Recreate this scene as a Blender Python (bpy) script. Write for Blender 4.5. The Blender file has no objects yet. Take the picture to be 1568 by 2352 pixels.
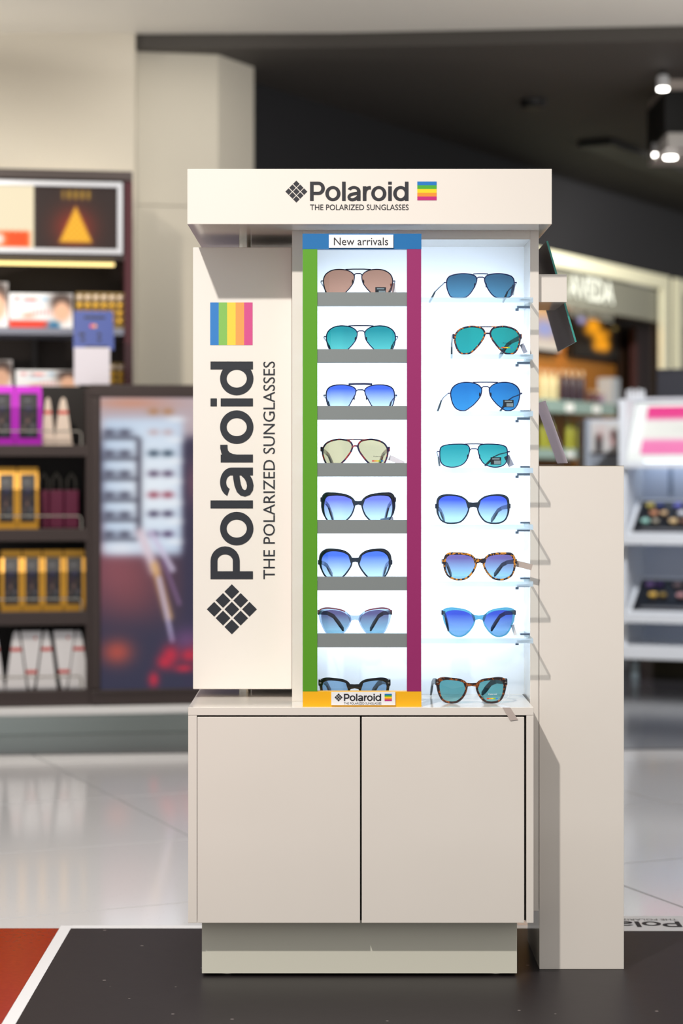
import bpy, math, random
from mathutils import Vector

random.seed(7)
SC = bpy.context.scene
COL = SC.collection
PI = math.pi
sin, cos, rad = math.sin, math.cos, math.radians

# ------------------------------------------------------------------ camera, world, key light, exposure
F, CX, CY, EYE = 4573.0, 770.0, 1085.0, 0.939      # focal length in px, principal point, eye height
cd = bpy.data.cameras.new('camera'); cam = bpy.data.objects.new('camera', cd); COL.objects.link(cam)
cam.location = (0, 0, EYE); cam.rotation_euler = (PI/2, 0, 0)
cd.sensor_width = 36; cd.lens = F/2352*36
cd.shift_x = (784-CX)/2352; cd.shift_y = -(1176-CY)/2352
cd.clip_start = 0.05; cd.clip_end = 100
cd.dof.use_dof = True; cd.dof.focus_distance = 3.72; cd.dof.aperture_fstop = 2.8
SC.camera = cam
vs = SC.view_settings
vs.view_transform = 'Standard'; vs.look = 'None'; vs.gamma = 1.0; vs.use_curve_mapping = False
vs.exposure = 0.0
wd = bpy.data.worlds.new('hall'); SC.world = wd; wd.use_nodes = True
wd.node_tree.nodes['Background'].inputs[0].default_value = (1.0, 0.975, 0.945, 1)
wd.node_tree.nodes['Background'].inputs[1].default_value = 0.65

def spot(name, loc, to, power, color, size=60, blend=0.5, radius=0.05):
    l = bpy.data.lights.new(name, 'SPOT'); l.energy = power; l.color = color
    l.spot_size = rad(size); l.spot_blend = blend; l.shadow_soft_size = radius
    o = bpy.data.objects.new(name, l); COL.objects.link(o); o.location = loc
    o.rotation_euler = (Vector(to)-Vector(loc)).to_track_quat('-Z', 'Y').to_euler()
    return o
spot('key_spotlight', (-0.91, 1.56, 3.054), (0.08, 3.7, 0.25), 395, (1.0, 0.945, 0.88), 66, 1.0, 0.04)
spot('added_shop_fill', (2.25, 9.6, 2.55), (1.75, 12.0, 1.7), 420, (1.0, 0.95, 0.82), 75, 0.8, 0.06)  # fill lamp added to brighten the shop front
spot('wall_wash_spotlight', (-1.9, 6.6, 2.65), (-1.75, 7.9, 1.5), 60, (1.0, 0.95, 0.86), 85, 0.9, 0.06)
spot('added_pier_fill', (-0.35, 6.6, 2.65), (-0.6, 8.2, 1.7), 45, (1.0, 0.95, 0.86), 75, 0.9, 0.06)  # extra lamp put in to lift the tone of the wall pier
spot('added_ceiling_fill', (-2.6, 6.3, 1.3), (-1.2, 7.6, 2.7), 60, (1.0, 0.96, 0.9), 100, 0.9, 0.06)  # unseen fill, added out of frame to brighten the pale ceiling
spot('added_ceiling_fill', (2.4, 5.9, 1.2), (0.9, 7.2, 2.7), 110, (1.0, 0.97, 0.92), 70, 0.9, 0.06)  # second added fill, out of frame, for the right side of the ceiling
spot('gondola_spotlight', (-1.3, 5.0, 2.66), (-1.1, 7.3, 0.9), 190, (1.0, 0.9, 0.76), 60, 0.8, 0.06)
spot('makeup_spotlight', (1.5, 6.6, 2.6), (1.55, 9.1, 0.9), 300, (0.92, 0.95, 1.0), 55, 0.8, 0.06)

# ------------------------------------------------------------------ colour and materials
def lin(c): c /= 255.0; return c/12.92 if c <= 0.04045 else ((c+0.055)/1.055)**2.4
def S(r, g, b): return (lin(r), lin(g), lin(b), 1.0)
MATS = {}
def mat(name, col, rough=0.5, metal=0.0, spec=0.5, coat=0.0, emit=None, es=0.0, noise=0.0, nscale=40.0, bump=0.0):
    if name in MATS: return MATS[name]
    m = bpy.data.materials.new(name); m.use_nodes = True; nt = m.node_tree; b = nt.nodes['Principled BSDF']
    b.inputs['Base Color'].default_value = col; b.inputs['Roughness'].default_value = rough
    b.inputs['Metallic'].default_value = metal; b.inputs['Specular IOR Level'].default_value = spec
    b.inputs['Coat Weight'].default_value = coat
    if emit: b.inputs['Emission Color'].default_value = emit; b.inputs['Emission Strength'].default_value = es
    if noise or bump:
        tc = nt.nodes.new('ShaderNodeTexCoord'); n = nt.nodes.new('ShaderNodeTexNoise')
        n.inputs['Scale'].default_value = nscale; n.inputs['Detail'].default_value = 4
        nt.links.new(tc.outputs['Object'], n.inputs['Vector'])
        if noise:
            mx = nt.nodes.new('ShaderNodeMix'); mx.data_type = 'RGBA'
            mx.inputs[6].default_value = tuple(c*(1-noise) for c in col[:3])+(1,)
            mx.inputs[7].default_value = tuple(min(1, c*(1+noise)) for c in col[:3])+(1,)
            nt.links.new(n.outputs['Fac'], mx.inputs[0]); nt.links.new(mx.outputs[2], b.inputs['Base Color'])
        if bump:
            bp = nt.nodes.new('ShaderNodeBump'); bp.inputs['Strength'].default_value = bump; bp.inputs['Distance'].default_value = 0.002
            nt.links.new(n.outputs['Fac'], bp.inputs['Height']); nt.links.new(bp.outputs[0], b.inputs['Normal'])
    MATS[name] = m; return m
def emitter(name, col, s):
    if name in MATS: return MATS[name]
    m = bpy.data.materials.new(name); m.use_nodes = True; nt = m.node_tree; nt.nodes.clear()
    o = nt.nodes.new('ShaderNodeOutputMaterial'); e = nt.nodes.new('ShaderNodeEmission')
    e.inputs[0].default_value = col; e.inputs[1].default_value = s; nt.links.new(e.outputs[0], o.inputs[0])
    MATS[name] = m; return m
def clear(name, top, bot=None, gloss=0.07, rough=0.03, span=(0.15, 0.85)):
    """tinted see-through sheet; a gradient tint runs along the height of the piece (Generated Z)"""
    if name in MATS: return MATS[name]
    m = bpy.data.materials.new(name); m.use_nodes = True; nt = m.node_tree; nt.nodes.clear()
    o = nt.nodes.new('ShaderNodeOutputMaterial'); t = nt.nodes.new('ShaderNodeBsdfTransparent')
    g = nt.nodes.new('ShaderNodeBsdfGlossy'); g.inputs['Roughness'].default_value = rough
    mx = nt.nodes.new('ShaderNodeMixShader'); mx.inputs[0].default_value = gloss
    if bot:
        tc = nt.nodes.new('ShaderNodeTexCoord'); sp = nt.nodes.new('ShaderNodeSeparateXYZ'); r = nt.nodes.new('ShaderNodeValToRGB')
        r.color_ramp.elements[0].position = span[0]; r.color_ramp.elements[0].color = bot
        r.color_ramp.elements[1].position = span[1]; r.color_ramp.elements[1].color = top
        nt.links.new(tc.outputs['Generated'], sp.inputs[0]); nt.links.new(sp.outputs[2], r.inputs[0]); nt.links.new(r.outputs[0], t.inputs[0])
    else: t.inputs[0].default_value = top
    nt.links.new(t.outputs[0], mx.inputs[1]); nt.links.new(g.outputs[0], mx.inputs[2]); nt.links.new(mx.outputs[0], o.inputs[0])
    MATS[name] = m; return m
def translucent(name, col, mixd=0.45):
    if name in MATS: return MATS[name]
    m = bpy.data.materials.new(name); m.use_nodes = True; nt = m.node_tree; nt.nodes.clear()
    o = nt.nodes.new('ShaderNodeOutputMaterial'); t = nt.nodes.new('ShaderNodeBsdfTranslucent'); d = nt.nodes.new('ShaderNodeBsdfDiffuse')
    t.inputs[0].default_value = col; d.inputs[0].default_value = col
    mx = nt.nodes.new('ShaderNodeMixShader'); mx.inputs[0].default_value = mixd
    nt.links.new(t.outputs[0], mx.inputs[1]); nt.links.new(d.outputs[0], mx.inputs[2]); nt.links.new(mx.outputs[0], o.inputs[0])
    MATS[name] = m; return m
def tortoise(name, dark, amber, scale=140, thr=(0.5, 0.58)):
    if name in MATS: return MATS[name]
    m = bpy.data.materials.new(name); m.use_nodes = True; nt = m.node_tree; b = nt.nodes['Principled BSDF']
    tc = nt.nodes.new('ShaderNodeTexCoord'); n = nt.nodes.new('ShaderNodeTexNoise'); n.inputs['Scale'].default_value = scale
    r = nt.nodes.new('ShaderNodeValToRGB'); r.color_ramp.elements[0].position = thr[0]; r.color_ramp.elements[0].color = dark
    r.color_ramp.elements[1].position = thr[1]; r.color_ramp.elements[1].color = amber
    nt.links.new(tc.outputs['Object'], n.inputs['Vector']); nt.links.new(n.outputs['Fac'], r.inputs[0]); nt.links.new(r.outputs[0], b.inputs['Base Color'])
    b.inputs['Roughness'].default_value = 0.25; b.inputs['Coat Weight'].default_value = 0.4
    MATS[name] = m; return m
def picmat(name, es=0.0, rough=0.5, gloss=0.0):
    """printed picture: colours come from the print's own colour attribute; es > 0 for backlit prints"""
    if name in MATS: return MATS[name]
    m = bpy.data.materials.new(name); m.use_nodes = True; nt = m.node_tree; b = nt.nodes['Principled BSDF']
    a = nt.nodes.new('ShaderNodeAttribute'); a.attribute_name = 'print'
    if es:
        b.inputs['Base Color'].default_value = (0.02, 0.02, 0.02, 1)
        nt.links.new(a.outputs['Color'], b.inputs['Emission Color']); b.inputs['Emission Strength'].default_value = es
    else: nt.links.new(a.outputs['Color'], b.inputs['Base Color'])
    b.inputs['Roughness'].default_value = rough; b.inputs['Specular IOR Level'].default_value = .12 if es else .4
    MATS[name] = m; return m

# ------------------------------------------------------------------ frames of reference and pixel-to-place
class Fr:
    """a straight piece of the place: origin on the floor, yaw; local x along it, local y away from the camera"""
    def __init__(s, ox, oy, yaw=0.0): s.ox, s.oy, s.yaw = ox, oy, yaw; s.c, s.s = cos(yaw), sin(yaw)
    def at(s, px, py, ly=0.0):
        k = (px-CX)/F
        lx = (k*(s.oy+ly*s.c)-s.ox+ly*s.s)/(s.c-k*s.s)
        D = s.oy+lx*s.s+ly*s.c
        return lx, EYE-(py-CY)*D/F
    def x(s, px, ly=0.0): return s.at(px, CY, ly)[0]
    def world(s, p): return Vector((s.ox+p[0]*s.c-p[1]*s.s, s.oy+p[0]*s.s+p[1]*s.c, p[2]))
W0 = Fr(0, 0, 0)
def X(px, D): return (px-CX)*D/F
def Z(py, D): return EYE-(py-CY)*D/F

# ------------------------------------------------------------------ mesh building
class MB:
    def __init__(s): s.v = []; s.f = []; s.m = []; s.sm = []; s.col = None
    def add(s, vs, fs, mi=0, smooth=False):
        o = len(s.v); s.v += [tuple(p) for p in vs]
        for f in fs: s.f.append(tuple(i+o for i in f)); s.m.append(mi); s.sm.append(smooth)
        return s
    def box(s, x0, x1, y0, y1, z0, z1, mi=0):
        x0, x1 = min(x0, x1), max(x0, x1); y0, y1 = min(y0, y1), max(y0, y1); z0, z1 = min(z0, z1), max(z0, z1)
        v = [(x0,y0,z0),(x1,y0,z0),(x1,y1,z0),(x0,y1,z0),(x0,y0,z1),(x1,y0,z1),(x1,y1,z1),(x0,y1,z1)]
        return s.add(v, [(0,3,2,1),(4,5,6,7),(0,1,5,4),(1,2,6,5),(2,3,7,6),(3,0,4,7)], mi)
    def hexa(s, v, mi=0):
        return s.add(v, [(0,3,2,1),(4,5,6,7),(0,1,5,4),(1,2,6,5),(2,3,7,6),(3,0,4,7)], mi)
    def prism(s, pts, y0, y1, mi=0, smooth=False):
        """outline in the xz plane pushed from y0 to y1"""
        n = len(pts); a = sum(pts[i][0]*pts[(i+1)%n][1]-pts[(i+1)%n][0]*pts[i][1] for i in range(n))
        if a < 0: pts = pts[::-1]
        v = [(p[0], y0, p[1]) for p in pts]+[(p[0], y1, p[1]) for p in pts]
        s.add(v, [tuple(range(n)), tuple(range(2*n-1, n-1, -1))], mi)
        return s.add(v, [(i, i+n, (i+1)%n+n, (i+1)%n) for i in range(n)], mi, smooth)
    def extr(s, pts, z0, z1, mi=0):
        n = len(pts); a = sum(pts[i][0]*pts[(i+1)%n][1]-pts[(i+1)%n][0]*pts[i][1] for i in range(n))
        if a < 0: pts = pts[::-1]
        v = [(p[0], p[1], z0) for p in pts]+[(p[0], p[1], z1) for p in pts]
        return s.add(v, [tuple(range(n-1, -1, -1)), tuple(range(n, 2*n))]+[(i, (i+1)%n, (i+1)%n+n, i+n) for i in range(n)], mi)
    def tube(s, path, r, n=8, closed=False, cap=True):
        P = [Vector(p) for p in path]; N = len(P); rs = r if isinstance(r, (list, tuple)) else [r]*N
        up = None; v = []
        for i in range(N):
            t = (P[(i+1)%N]-P[i-1]) if closed else (P[min(i+1, N-1)]-P[max(i-1, 0)])
            t.normalize()
            if up is None:
                up = Vector((0,0,1)) if abs(t.z) < 0.9 else Vector((1,0,0))
            a = t.cross(up)
            if a.length < 1e-6: a = t.cross(Vector((0,1,0)))
            a.normalize(); b = a.cross(t); up = b
            for k in range(n):
                q = 2*PI*k/n; v.append(P[i]+a*(cos(q)*rs[i])+b*(sin(q)*rs[i]))
        fs = []
        for i in range(N if closed else N-1):
            j = (i+1)%N
            for k in range(n): fs.append((i*n+k, j*n+k, j*n+(k+1)%n, i*n+(k+1)%n))
        s.add(v, fs, 0, True)
        if cap and not closed: s.add(v[:n], [tuple(range(n))]); s.add(v[-n:], [tuple(range(n-1, -1, -1))])
        return s
    def sweep(s, path, hx, hz):
        """rectangular bar along a path running back in y: half thickness hx (x), half height hz (z) per point"""
        N = len(path); v = []
        for i, p in enumerate(path):
            a, b = hx[i], hz[i]
            for dx, dz in ((-a,-b*.7),(-a*.6,-b),(a*.6,-b),(a,-b*.7),(a,b*.7),(a*.6,b),(-a*.6,b),(-a,b*.7)): v.append((p[0]+dx, p[1], p[2]+dz))
        fs = [(i*8+k, i*8+(k+1)%8, (i+1)*8+(k+1)%8, (i+1)*8+k) for i in range(N-1) for k in range(8)]
        fs += [tuple(range(7, -1, -1)), tuple(range((N-1)*8, N*8))]
        return s.add(v, fs)
    def lathe(s, prof, cx, cy, z0, n=16):
        v = []; 
        for r, z in prof:
            for k in range(n): q = 2*PI*k/n; v.append((cx+r*cos(q), cy+r*sin(q), z0+z))
        N = len(prof); fs = [(i*n+k, i*n+(k+1)%n, (i+1)*n+(k+1)%n, (i+1)*n+k) for i in range(N-1) for k in range(n)]
        s.add(v, fs, 0, True)
        s.add(v[:n], [tuple(range(n-1, -1, -1))]); return s.add(v[-n:], [tuple(range(n))])
    def ball(s, c, rx, ry, rz, nu=10, nv=6):
        v = [(c[0], c[1], c[2]-rz)]
        for i in range(1, nv):
            a = -PI/2+PI*i/nv
            for k in range(nu): q = 2*PI*k/nu; v.append((c[0]+rx*cos(a)*cos(q), c[1]+ry*cos(a)*sin(q), c[2]+rz*sin(a)))
        v.append((c[0], c[1], c[2]+rz)); L = len(v)-1; fs = []
        for k in range(nu):
            fs.append((0, 1+(k+1)%nu, 1+k)); o = 1+(nv-2)*nu; fs.append((L, o+k, o+(k+1)%nu))
            for i in range(nv-2): a = 1+i*nu; fs.append((a+k, a+(k+1)%nu, a+nu+(k+1)%nu, a+nu+k))
        return s.add(v, fs, 0, True)
    def mesh(s, name, mats, off=(0,0,0)):
        me = bpy.data.meshes.new(name)
        me.from_pydata([(a-off[0], b-off[1], c-off[2]) for a, b, c in s.v], [], s.f)
        for m in (mats if isinstance(mats, (list, tuple)) else [mats]): me.materials.append(m)
        me.polygons.foreach_set('material_index', s.m); me.polygons.foreach_set('use_smooth', s.sm)
        if s.col:
            at = me.color_attributes.new('print', 'FLOAT_COLOR', 'POINT')
            for i, c in enumerate(s.col): at.data[i].color = c
        me.update(); return me

class Thing:
    def __init__(s, fr, name, label, cat, loc, group=None):
        s.fr, s.off = fr, loc
        e = bpy.data.objects.new(name, None); COL.objects.link(e); e.empty_display_size = 0.05
        e.location = fr.world(loc); e.rotation_euler = (0, 0, fr.yaw)
        e['label'] = label; e['category'] = cat
        if group: e['group'] = group
        s.e = e
    def part(s, name, mb, mats, parent=None, label=None, bevel=0, kind=None):
        o = bpy.data.objects.new(name, mb.mesh(name, mats, s.off)); COL.objects.link(o); o.parent = parent or s.e
        if label: o['label'] = label
        if kind: o['kind'] = kind
        if bevel: addbevel(o, bevel)
        return o
    def obj(s, o, parent=None, label=None):
        o.parent = parent or s.e
        if label: o['label'] = label
        return o
def addbevel(o, w):
    b = o.modifiers.new('bevel', 'BEVEL'); b.width = w; b.segments = 2; b.limit_method = 'ANGLE'
def solo(fr, name, mb, mats, label, cat, loc, group=None, bevel=0):
    o = bpy.data.objects.new(name, mb.mesh(name, mats, loc)); COL.objects.link(o)
    o.location = fr.world(loc); o.rotation_euler = (0, 0, fr.yaw); o['label'] = label; o['category'] = cat
    if group: o['group'] = group
    if bevel: addbevel(o, bevel)
    return o
def struct(fr, name, mb, mats, label, loc=(0,0,0), parent=None, bevel=0):
    o = bpy.data.objects.new(name, mb.mesh(name, mats, loc)); COL.objects.link(o)
    if parent: o.parent = parent
    else:
        o.location = fr.world(loc); o.rotation_euler = (0, 0, fr.yaw); o['kind'] = 'structure'
        o['label'] = label
    if bevel: addbevel(o, bevel)
    return o

def text_mb(txt, x0, x1, zb, cap, y, bold=0.0, rot=None, place=None):
    """flat lettering: baseline zb, capital height cap, fitted between x0 and x1, on the plane y; place(u, v) overrides the mapping"""
    cu = bpy.data.curves.new('t', 'FONT'); cu.body = txt; cu.resolution_u = 3; cu.offset = bold
    ob = bpy.data.objects.new('t', cu); COL.objects.link(ob)
    dg = bpy.context.evaluated_depsgraph_get(); me = bpy.data.meshes.new_from_object(ob.evaluated_get(dg))
    vs_ = [v.co.copy() for v in me.vertices]; fs = [tuple(p.vertices) for p in me.polygons]
    bpy.data.objects.remove(ob); bpy.data.curves.remove(cu); bpy.data.meshes.remove(me)
    xa, xb = min(v.x for v in vs_), max(v.x for v in vs_)
    capu = CAPU
    mb = MB(); out = []
    for v in vs_:
        u = x0+(v.x-xa)/(xb-xa)*(x1-x0); w = zb+v.y/capu*cap
        out.append(place(u, w) if place else (u, y, w))
    mb.add(out, fs); return mb
CAPU = 0.70
def probe_cap():
    cu = bpy.data.curves.new('t', 'FONT'); cu.body = 'H'; ob = bpy.data.objects.new('t', cu); COL.objects.link(ob)
    dg = bpy.context.evaluated_depsgraph_get(); me = bpy.data.meshes.new_from_object(ob.evaluated_get(dg))
    h = max(v.co.y for v in me.vertices); bpy.data.objects.remove(ob); bpy.data.curves.remove(cu); bpy.data.meshes.remove(me); return h
CAPU = probe_cap()

def ribbon(mb, pl, path, w):
    n = len(path); v = []
    for i, p in enumerate(path):
        a = path[max(i-1, 0)]; b = path[min(i+1, n-1)]; dx, dz = b[0]-a[0], b[1]-a[1]; l = math.hypot(dx, dz)
        nx, nz = -dz/l*w/2, dx/l*w/2
        v += [pl(p[0]-nx, p[1]-nz), pl(p[0]+nx, p[1]+nz)]
    mb.add(v, [(2*i, 2*i+2, 2*i+3, 2*i+1) for i in range(n-1)])
def ringp(mb, pl, cx, cz, rx, rz, ix, iz, n=40, a0=0, a1=2*PI):
    v = []
    for i in range(n+1):
        q = a0+(a1-a0)*i/n; v += [pl(cx+ix*cos(q), cz+iz*sin(q)), pl(cx+rx*cos(q), cz+rz*sin(q))]
    mb.add(v, [(2*i, 2*i+1, 2*i+3, 2*i+2) for i in range(n)])
def rectp(mb, pl, x0, x1, z0, z1): mb.add([pl(x0,z0), pl(x1,z0), pl(x1,z1), pl(x0,z1)], [(0,1,2,3)])
def wordmark(mb, pl0, nrm=(0, -.00015, 0)):
    """the eight heavy round letters of the stand's wordmark, capital height 1, length 5.134"""
    def pl(u, v): p = pl0(u, v); return (p[0]+nrm[0], p[1]+nrm[1], p[2]+nrm[2])
    rectp(mb, pl, 0, .187, 0, 1)
    out = [(.187,1),(.43,1)]+[(.43+.345*sin(q*PI/14), .655+.345*cos(q*PI/14)) for q in range(1, 14)]+[(.43,.31),(.187,.31)]
    inn = [(.187,.836),(.43,.836)]+[(.43+.155*sin(q*PI/14), .655+.181*cos(q*PI/14)) for q in range(1, 14)]+[(.43,.474),(.187,.474)]
    v = []
    for a, b in zip(out, inn): v += [pl(*b), pl(*a)]
    mb.add(v, [(2*i, 2*i+1, 2*i+3, 2*i+2) for i in range(len(out)-1)])
    for u0 in (.797, 3.19): ringp(mb, pl0, u0+.396, .382, .396, .394, .212, .237)
    rectp(mb, pl, 1.67, 1.857, 0, 1)
    rectp(mb, pl, 2.446, 2.633, 0, .52)
    ringp(mb, pl0, 2.285, .50, .348, .276, .165, .13, 24, 0, rad(158))
    pl3 = lambda u, v: tuple(a+2*(a-b) for a, b in zip(pl(u, v), pl0(u, v)))
    ribbon(mb, pl3, [(2.50,.40),(2.36,.385),(2.22,.36),(2.10,.315),(2.04,.25),(2.025,.19),(2.05,.12),(2.12,.075),(2.21,.063),(2.32,.085),(2.42,.14),(2.50,.22)], .155)
    rectp(mb, pl, 2.752, 2.939, 0, .76)
    ribbon(mb, pl3, [(2.85,.36),(2.872,.50),(2.92,.60),(3.0,.665),(3.09,.685),(3.17,.685)], .172)
    rectp(mb, pl, 4.075, 4.262, 0, .76); rectp(mb, pl, 4.075, 4.262, .85, 1)
    ringp(mb, pl0, 4.728, .382, .392, .394, .21, .237); rectp(mb, pl, 4.947, 5.134, 0, 1)
def pixel_diamond(mb, pl, cx, cz, h):
    """nine small lozenges set as one big lozenge of half diagonal h"""
    st = h*2/3*.53; e = h/3*.86
    for i in (-1,0,1):
        for j in (-1,0,1):
            x, z = cx+(i-j)*h*.352, cz+(i+j)*h*.352; d = h*.295
            mb.add([pl(x-d,z), pl(x,z-d), pl(x+d,z), pl(x,z+d)], [(0,1,2,3)])

def picture(x0, x1, z0, z1, y, nx, ny, fn):
    """front-facing print; fn(u, v) gives 8-bit colours, u to the right, v up, both 0..1"""
    mb = MB(); v = []; col = []
    for j in range(ny+1):
        for i in range(nx+1):
            u, w = i/nx, j/ny; v.append((x0+(x1-x0)*u, y, z0+(z1-z0)*w)); c = fn(u, w)
            col.append((lin(max(0, min(255, c[0]))), lin(max(0, min(255, c[1]))), lin(max(0, min(255, c[2]))), 1))
    mb.add(v, [(j*(nx+1)+i, j*(nx+1)+i+1, (j+1)*(nx+1)+i+1, (j+1)*(nx+1)+i) for j in range(ny) for i in range(nx)])
    mb.col = col; return mb
def mixc(a, b, t): t = max(0, min(1, t)); return tuple(p+(q-p)*t for p, q in zip(a, b))
def blob(u, v, cx, cz, rx, rz): return math.exp(-((u-cx)/rx)**2-((v-cz)/rz)**2)
def step(x, a, s=0.01): return 1/(1+math.exp(-max(-50, min(50, (x-a)/s))))
def inside(u, v, u0, u1, v0, v1, s=0.012): return step(u, u0, s)*step(u1, u, s)*step(v, v0, s)*step(v1, v, s)

# materials
CREAM = mat('cream_lacquer', S(230, 223, 215), 0.13, spec=0.5, noise=0.02, nscale=6)
CREAM2 = mat('cream_lacquer_column', S(236, 231, 224), 0.32, noise=0.015, nscale=8)
PLINTH = mat('plinth_lacquer', S(222, 220, 205), 0.3)
INK = mat('ink_black', S(30, 30, 38), 0.5); INK2 = mat('ink_slate', S(38, 42, 50), 0.45)
DARKGAP = mat('shadow_gap', S(12, 12, 12), 0.8)
CHROME = mat('brushed_chrome', S(205, 200, 190), 0.18, 1.0); STEEL = mat('clip_steel', S(120, 140, 165), 0.25, 1.0)
STRIPES = [mat('stripe_blue', S(0, 112, 190), .45), mat('stripe_green', S(70, 165, 40), .45), mat('stripe_yellow', S(250, 206, 10), .45),
           mat('stripe_orange', S(235, 140, 40), .45), mat('stripe_magenta', S(190, 20, 115), .45)]
WHITEP = mat('white_plastic', S(238, 238, 240), 0.35)

# ------------------------------------------------------------------ the room: floor, ceilings, walls
CH = 1.75+EYE
GROUT = mat('grout', S(90, 88, 86), 0.6)
fl = struct(W0, 'floor', MB().box(-4.5, 5, -2, 7.4, -0.06, -0.006), GROUT, 'grey grout bed under the white floor tiles')
def tilemat():
    m = bpy.data.materials.new('white_terrazzo'); m.use_nodes = True; nt = m.node_tree; b = nt.nodes['Principled BSDF']
    tc = nt.nodes.new('ShaderNodeTexCoord'); v = nt.nodes.new('ShaderNodeTexVoronoi'); v.inputs['Scale'].default_value = 55
    r = nt.nodes.new('ShaderNodeValToRGB'); r.color_ramp.elements[0].position = 0.0; r.color_ramp.elements[0].color = S(205, 200, 196)
    r.color_ramp.elements[1].position = 0.12; r.color_ramp.elements[1].color = S(240, 239, 240)
    nt.links.new(tc.outputs['Object'], v.inputs['Vector']); nt.links.new(v.outputs['Distance'], r.inputs[0]); nt.links.new(r.outputs[0], b.inputs['Base Color'])
    b.inputs['Roughness'].default_value = 0.1; b.inputs['Specular IOR Level'].default_value = 0.6; return m
TILE = tilemat()
FSC = EYE/.955            # floor distances measured for an eye height of .955
TS, GA = 0.72*FSC, rad(23)
tb = MB().box(-TS/2+.0035, TS/2-.0035, -TS/2+.0035, TS/2-.0035, -0.012, 0)
tme = tb.mesh('tile', TILE)
ta, tn = Vector((cos(GA), sin(GA))), Vector((-sin(GA), cos(GA)))
for i in range(-7, 9):
    for j in range(-7, 6):
        c = ta*(0.97*FSC+TS*(i+.5))+tn*(4.2*FSC+TS*(j+.5))
        if -2.6 < c.x < 2.9 and 1.9 < c.y < 7.1:
            o = bpy.data.objects.new('tile', tme); COL.objects.link(o); o.parent = fl; o.location = (c.x, c.y, 0); o.rotation_euler = (0, 0, GA)
DARKFL = mat('dark_stone', S(62, 60, 64), 0.12, spec=0.6, noise=.15, nscale=60)
struct(W0, 'floor', MB().extr([(-4.5, 6.33), (-.49, 6.66), (1.0, 6.74), (5, 6.88), (14, 22), (-4.5, 16.5)], -0.05, 0.003), DARKFL, 'dark polished stone floor under the shop fixtures')
CEIL = mat('ceiling_paint', S(236, 232, 224), 0.5, noise=.03, nscale=1.5)
struct(W0, 'ceiling', MB().extr([(-4.5, 6.2), (5, 6.2), (5, 7.45), (1.35, 7.8), (0, 7.93), (-.8, 7.95), (-4.5, 7.95)], CH, CH+.08), CEIL, 'pale grey painted ceiling over the aisle')
DCEIL = mat('dark_ceiling_paint', S(72, 68, 64), 0.7); DWALL = mat('dark_wall_paint', S(24, 24, 29), 0.6)
struct(W0, 'ceiling', MB().extr([(-.85, 7.955), (0, 7.935), (1.35, 7.805), (5, 7.455), (14, 22), (-.85, 16.5)], CH-.057, CH+.08), DCEIL, 'charcoal lowered ceiling over the shops')
BEIGE = mat('beige_wall_paint', S(216, 209, 195), 0.7, noise=.02, nscale=3); BEIGE2 = mat('greige_wall_paint', S(206, 200, 186), 0.6, noise=.02, nscale=3)
struct(W0, 'wall_left', MB().box(-4.5, X(310, 7.93), 7.93, 8.0, 0, CH), BEIGE, 'beige wall above the dark shelving')
CD = F*1.693/963
cx0, cx1 = X(309, CD), X(500, CD)
col_top = CH-.057
pier = struct(W0, 'wall_pier', MB().extr([(cx0, CD-.03), (cx1, CD+.03), (X(583, 8.32), 8.32), (cx0-.2, 9.2)], Z(472, CD), col_top), BEIGE2, 'greige angular wall pier beside the shelving')
struct(W0, 'pier_panel', MB().extr([(cx0, CD-.03), (cx1, CD+.03), (X(583, 8.32), 8.32), (cx0-.2, 9.2)], 0.004, Z(472, CD)-.003), BEIGE2, '', parent=pier)

# long dark shop wall running away to the right
WL = Fr(X(583, 8.65), 8.65, math.atan2(4.36, 2.624))
z_f = WL.at(1530, 637)[1]                     # top of the white shop frames
s0, s1 = WL.x(1010), WL.x(1528)
FT = 0.085
wb = MB().box(-.03, s0, 0, .1, 0, CH-.057).box(s0, 14, 0, .1, z_f, CH-.057)
struct(WL, 'wall_right', wb, DWALL, 'long black wall above the shop fronts')
SHOPF = mat('shop_frame_cream', S(232, 230, 205), 0.4)
t = Thing(WL, 'shop_front', 'open shop front with cream frame, grey fascia and warm lit shelves', 'shop front', ((s0+s1)/2, 0, 0.003))
fr = MB().box(s0, s1, -.03, 0, z_f-FT, z_f)
t.part('frame_head', fr, SHOPF)
t.part('frame_post', MB().box(s1-FT*1.4, s1, -.03, 0, .003, z_f-FT), SHOPF)
t.part('frame_post', MB().box(s0, s0+FT*1.4, -.03, 0, .003, z_f-FT), SHOPF)
zfb = WL.at(1500, 738, .02)[1]
fas = t.part('fascia', MB().box(s0+FT*1.4, s1-FT*1.4, .01, .06, zfb, z_f-FT), mat('fascia_grey', S(128, 128, 118), 0.5))
la, lb = WL.x(1308, -.02), WL.x(1412, -.02)
zt = WL.at(1360, 640, -.02)[1]; zb_ = WL.at(1360, 689, -.02)[1]
t.part('lettering', text_mb('AVEDA', la, lb, zb_, zt-zb_, -.012, .02), emitter('sign_glow', S(255, 255, 235), 1.5), fas, 'glowing white shop name letters')
t.part('lettering', text_mb('THE ART AND SCIENCE', la, lb, zb_-.11, .05, -.006), mat('sign_grey', S(170, 170, 160), .5), fas)
WOOD = mat('warm_wood', S(46, 29, 18), 0.5, noise=.35, nscale=14); AMBER = mat('amber_panel', S(165, 108, 40), 0.6, noise=.15, nscale=5)
t.part('back_panel', MB().box(s0+.1, WL.x(1418, .45), .45, .49, .003, zfb+.1), AMBER)
wp = t.part('wood_panel', MB().box(WL.x(1418, .45), WL.x(1560, .45), .42, .49, .003, zfb+.1), WOOD)
for k in range(6):
    a = WL.x(1420, .41)+k*.30; t.part('plank', MB().box(a, a+.288, .40, .42, .01, zfb+.09), WOOD, wp)
t.part('soffit', MB().box(s0+.1, s1, .1, .49, zfb+.1, zfb+.14), WOOD)
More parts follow.
